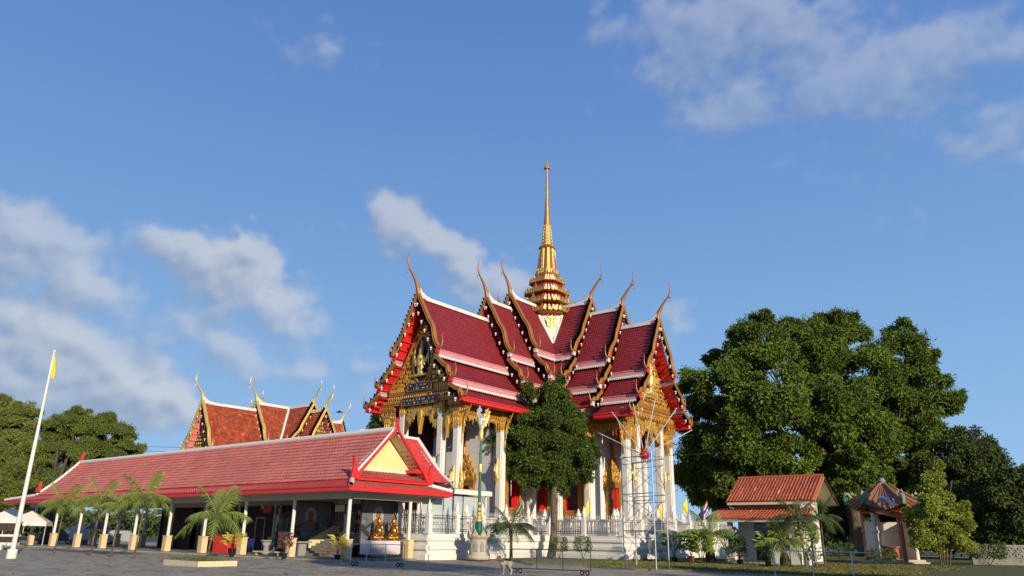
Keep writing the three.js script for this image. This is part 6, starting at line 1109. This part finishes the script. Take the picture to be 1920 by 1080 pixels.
// ---------------------------------------------------------------- stone seats, red box, chairs, bottle shaped ornament under the roof
{
  const stool = (lb, pos) => { const s = thing('stone_stool', lb, 'stool', pos, 0, 'stone seats under the hall roof'); part('seat', lathe([[.001, .82], [.38, .82], [.40, .88], [.38, .95], [.001, .95]], 14), M.granite, s); part('pillar', lathe([[.001, 0], [.30, 0], [.28, .12], [.18, .3], [.18, .5], [.34, .82], [.001, .82]], 14), M.granite, s); return s; };
  const a = stool('grey stone stool nearest the yellow croton', wor(-27.0, .12, -4.2)); dup(a, 'grey stone stool behind the dark bottle ornament', wor(-26.2, .12, -2.8));
  const tb = thing('stone_table', 'grey stone table beside the stair foot', 'table', [-26.4, .12, -1.6]); part('top', box(1.1, .1, 1.6, 0, .85, 0), M.granite, tb); for (const z of [-.5, .5]) part('leg', box(.6, .8, .2, 0, .4, z), M.granite, tb);
  const bn = thing('stone_bench', 'dark low stone bench with arched openings in front of the table', 'bench', [-27.2, .12, -1.9]); part('seat', box(.5, .1, 1.5, 0, .45, 0), M.charcoal, bn); for (const z of [-.6, 0, .6]) part('leg', box(.4, .4, .18, 0, .2, z), M.charcoal, bn);
  const wb = thing('wooden_bench', 'low pale wooden bench in front of the stone seats', 'bench', [-27.9, .12, -2.6]); part('seat', box(.35, .08, 3.0, 0, .22, 0), M.cream, wb); for (const z of [-1.2, 1.2]) part('leg', box(.28, .18, .1, 0, .09, z), M.tan, wb);
  const bo = thing('ornament', 'dark bottle shaped ornament with white foot standing among the stone seats', 'ornament', [-26.9, .12, -3.3]); part('body', lathe([[.001, .5], [.12, .5], [.16, .9], [.10, 1.3], [.05, 1.6], [.08, 1.8], [.02, 2.1], [.001, 2.1]], 10), M.blackPlastic, bo); part('foot', lathe([[.001, 0], [.2, 0], [.14, .25], [.13, .5], [.001, .5]], 10), M.white, bo);
  const rb = thing('red_box', 'large red cabinet between the palm and the dark chairs', 'cabinet', [-27.2, .12, -8.8]); part('body', box(.9, 1.15, 1.9, 0, .58, 0), M.redPaint, rb); part('lid', box(.96, .06, 1.96, 0, 1.18, 0), M.redDeep, rb);
  const chair = (lb, pos, t) => { const c = thing('chair', lb, 'chair', pos, t, 'dark blue chairs by the red cabinet'); part('seat', box(.5, .05, .5, 0, .45, 0), M.bluePlastic, c); part('backrest', box(.05, .55, .5, .25, .75, 0, 0, 0, -.15), M.bluePlastic, c); for (const [x, z] of [[-.2, -.2], [.2, -.2], [-.2, .2], [.2, .2]]) part('leg', bar([x, 0, z], [x * .95, .45, z * .95], .02, 5), M.bluePlastic, c); return c; };
  const c0 = chair('dark blue plastic chair touching the red cabinet', wor(-27.0, .12, -7.2), 0); dup(c0, 'dark blue plastic chair nearer the yellow croton', wor(-26.9, .12, -6.4), .4);
  const c3 = thing('goods_shelf', 'dim shelf of small bright goods beside the stair under the hall', 'shelf', [-22.9, 1.5, 1.6]); part('frame', [box(.5, .05, 2.6, 0, .7, 0), box(.5, .05, 2.6, 0, 1.3, 0), box(.05, 1.6, .05, .2, .7, -1.3), box(.05, 1.6, .05, .2, .7, 1.3), box(.05, 1.6, .05, -.2, .7, -1.3), box(.05, 1.6, .05, -.2, .7, 1.3)], M.woodDark, c3); const r = rngOf(3); for (let i = 0; i < 22; i++) part('parcel', box(.16 + r() * .1, .14 + r() * .2, .12 + r() * .08, (r() - .5) * .3, (i < 11 ? .73 : 1.33) + .12, -1.2 + (i % 11) * .22), [M.white, M.goldPale, M.cloth, M.lilac][r() * 4 | 0], c3);
  for (const [z, m, lb] of [[-8.6, M.redPaint, 'small red and white sign hung under the eaves beside the hanging light'], [-.2, M.whiteTrim, 'small white sign hung under the eaves left of the stair']]) { const s = thing('hanging_sign', lb, 'sign', [-24.2, 3.0, z]); part('board', box(.04, .45, 1.0, 0, .2, 0), m, s); part('cord', [bar([0, .4, -.4], [0, .9, -.4], .008, 3), bar([0, .4, .4], [0, .9, .4], .008, 3)], M.steelDark, s); }
}
// ---------------------------------------------------------------- far left: white stall, tents, trunk ribbon, cars, parasol
{
  const st = thing('stall', 'white and brown timber stall at the left edge behind the flagpole', 'stall', at(8, 1012, 62).setY(0)); st.rotation.y = .25;
  part('counter', [box(3.0, .5, 1.0, -.6, .75, 0), box(3.0, .55, .9, -.6, 1.7, 0)], M.woodDark, st); part('board', [box(3.1, .16, 1.1, -.6, 1.06, 0), box(3.1, .18, 1.1, -.6, .45, 0), box(3.1, .14, 1.0, -.6, 2.05, 0)], M.white, st); for (const x of [-2.0, .8]) part('leg', box(.14, .9, .14, x, .45, .4), M.white, st); part('bench', [box(2.0, .08, .5, -.4, .45, 1.2), box(.12, .4, .4, -1.1, .2, 1.2), box(.12, .4, .4, .3, .2, 1.2)], M.white, st);
  const tent = (lb, pos, w, h, d) => { const t = thing('tent', lb, 'tent', pos, 0, 'white tents behind the flagpole'); t.rotation.y = .3; const q = []; const pk = [0, h + 1.0, 0], c = [[-w, h, -d], [w, h, -d], [w, h, d], [-w, h, d]]; for (let i = 0; i < 4; i++) { const a = c[i], b = c[(i + 1) % 4]; q.push(...a, ...b, ...pk); quad(q, a, b, [b[0], h - .35, b[2]], [a[0], h - .35, a[2]]); } part('canopy', soup(q), M.white, t); c.forEach(p => part('leg', bar([p[0], 0, p[2]], p, .04, 5), M.galv, t)); return t; };
  tent('white tent nearest the flagpole', at(52, 1000, 74).setY(0), 1.7, 2.2, 1.4); tent('white tent top higher and farther left', at(14, 1000, 80).setY(0), 1.7, 2.6, 1.4);
  const rb = thing('ribbon', 'orange cloth ribbon tied around the tree trunk', 'ribbon', at(84, 985, 83.5)); rb.rotation.y = 0; part('band', T(new THREE.TorusGeometry(.62, .08, 6, 16), 0, 0, -.5, Math.PI / 2, 0, 0, 1, 1, 1.4), M.orangeCloth, rb);
  const car = (lb, pos, m, rot) => { const c = thing('parked_car', lb, 'car', pos); c.rotation.y = rot; const side = [[-2.1, .35], [2.1, .35], [2.15, .75], [1.9, .95], [1.1, 1.02], [.55, 1.5], [-1.2, 1.52], [-1.75, 1.05], [-2.15, .95]]; part('body', T(extr(side, 1.6, .05), 0, 0, 0), m, c); part('window', T(extr([[1.0, 1.06], [.5, 1.44], [-1.15, 1.46], [-1.6, 1.08]], 1.66), 0, 0, 0), M.glassDark, c); for (const x of [-1.3, 1.3]) for (const z of [-.72, .72]) { const w = part('wheel', T(new THREE.CylinderGeometry(.33, .33, .22, 16), x, .33, z, Math.PI / 2), M.rubber, c); part('rim', T(new THREE.CylinderGeometry(.2, .2, .24, 10), x, .33, z, Math.PI / 2), M.steel, w); } for (const z of [-.6, .6]) part('headlight', T(new THREE.SphereGeometry(.12, 8, 6), 2.12, .72, z, 0, 0, 0, .5, .8, 1.3), M.whiteTrim, c); return c; };
  mat('carDark', .02, .022, .028, .2, .3); mat('carSilver', .4, .41, .42, .3, .5);
  car('dark parked car behind the hall, left of the lilac parasol', at(112, 1000, 92).setY(0), M.carDark, .2); car('silver parked car behind the hall posts, right of the lilac parasol', at(232, 1000, 92).setY(0), M.carSilver, .3);
  const tk = thing('water_tank', 'white rounded water tank behind the hall posts', 'tank', at(150, 1000, 86).setY(0)); part('body', lathe([[.001, .5], [.9, .5], [1.0, .6], [1.0, 1.7], [.85, 1.95], [.001, 2.05]], 18), M.white, tk); part('stand', cyl(.9, .9, .5, 0, 0, 0, 12), M.concrete, tk);
  const um = thing('parasol', 'lilac parasol behind the hall posts', 'parasol', at(183, 1000, 82).setY(0)); part('canopy', lathe([[.001, 2.45], [.5, 2.3], [1.0, 1.95], [1.3, 1.65], [1.28, 1.63], [.001, 2.4]], 10), M.lilac, um); part('pole', bar([0, 0, 0], [0, 2.4, 0], .03, 6), M.galv, um);
  const bl = (lb, x, y) => { const b = thing('concrete_block', lb, 'block', gp(x, y), .2, 'concrete blocks at the left edge'); part('block', box(.5, .3, .5, 0, .15, 0), M.stone, b); return b; };
  const b0 = bl('pale concrete block lying on the road at the left edge', 14, 1024); dup(b0, 'pale concrete block a little farther back at the left edge', gp(18, 1018));
  const hs = thing('building', 'pale building gable peeping over the hall ridge', 'building', at(690, 990, 108).setY(0)); part('wall', box(4, 12.6, 8, 0, 6.3, 0), M.wallWhite, hs); part('roof', T(extr([[-2.4, 12.4], [2.4, 12.4], [0, 14.1]], 8.6), 0, 0, 0), M.whiteTrim, hs);
  const bw = thing('block_wall', 'low grey wall of pierced blocks at the right edge', 'wall', at(1925, 1062, 56).setY(0)); bw.rotation.y = -.15; part('wall', box(8, .5, .2, .5, .25, 0), M.concrete, bw); for (let i = 0; i < 20; i++) for (let j = 0; j < 2; j++) part('pierced_block', T(extr([[0, 0], [.38, 0], [.38, .36], [0, .36]], .18, 0, [[[.06, .06], [.17, .06], [.06, .28]], [[.32, .30], [.21, .30], [.32, .1]]]), -3.5 + i * .4, .52 + j * .38, 0), M.concrete, bw); part('coping', box(8.1, .12, .26, .5, 1.34, 0), M.concrete, bw);
}

renderer.render(scene, camera);
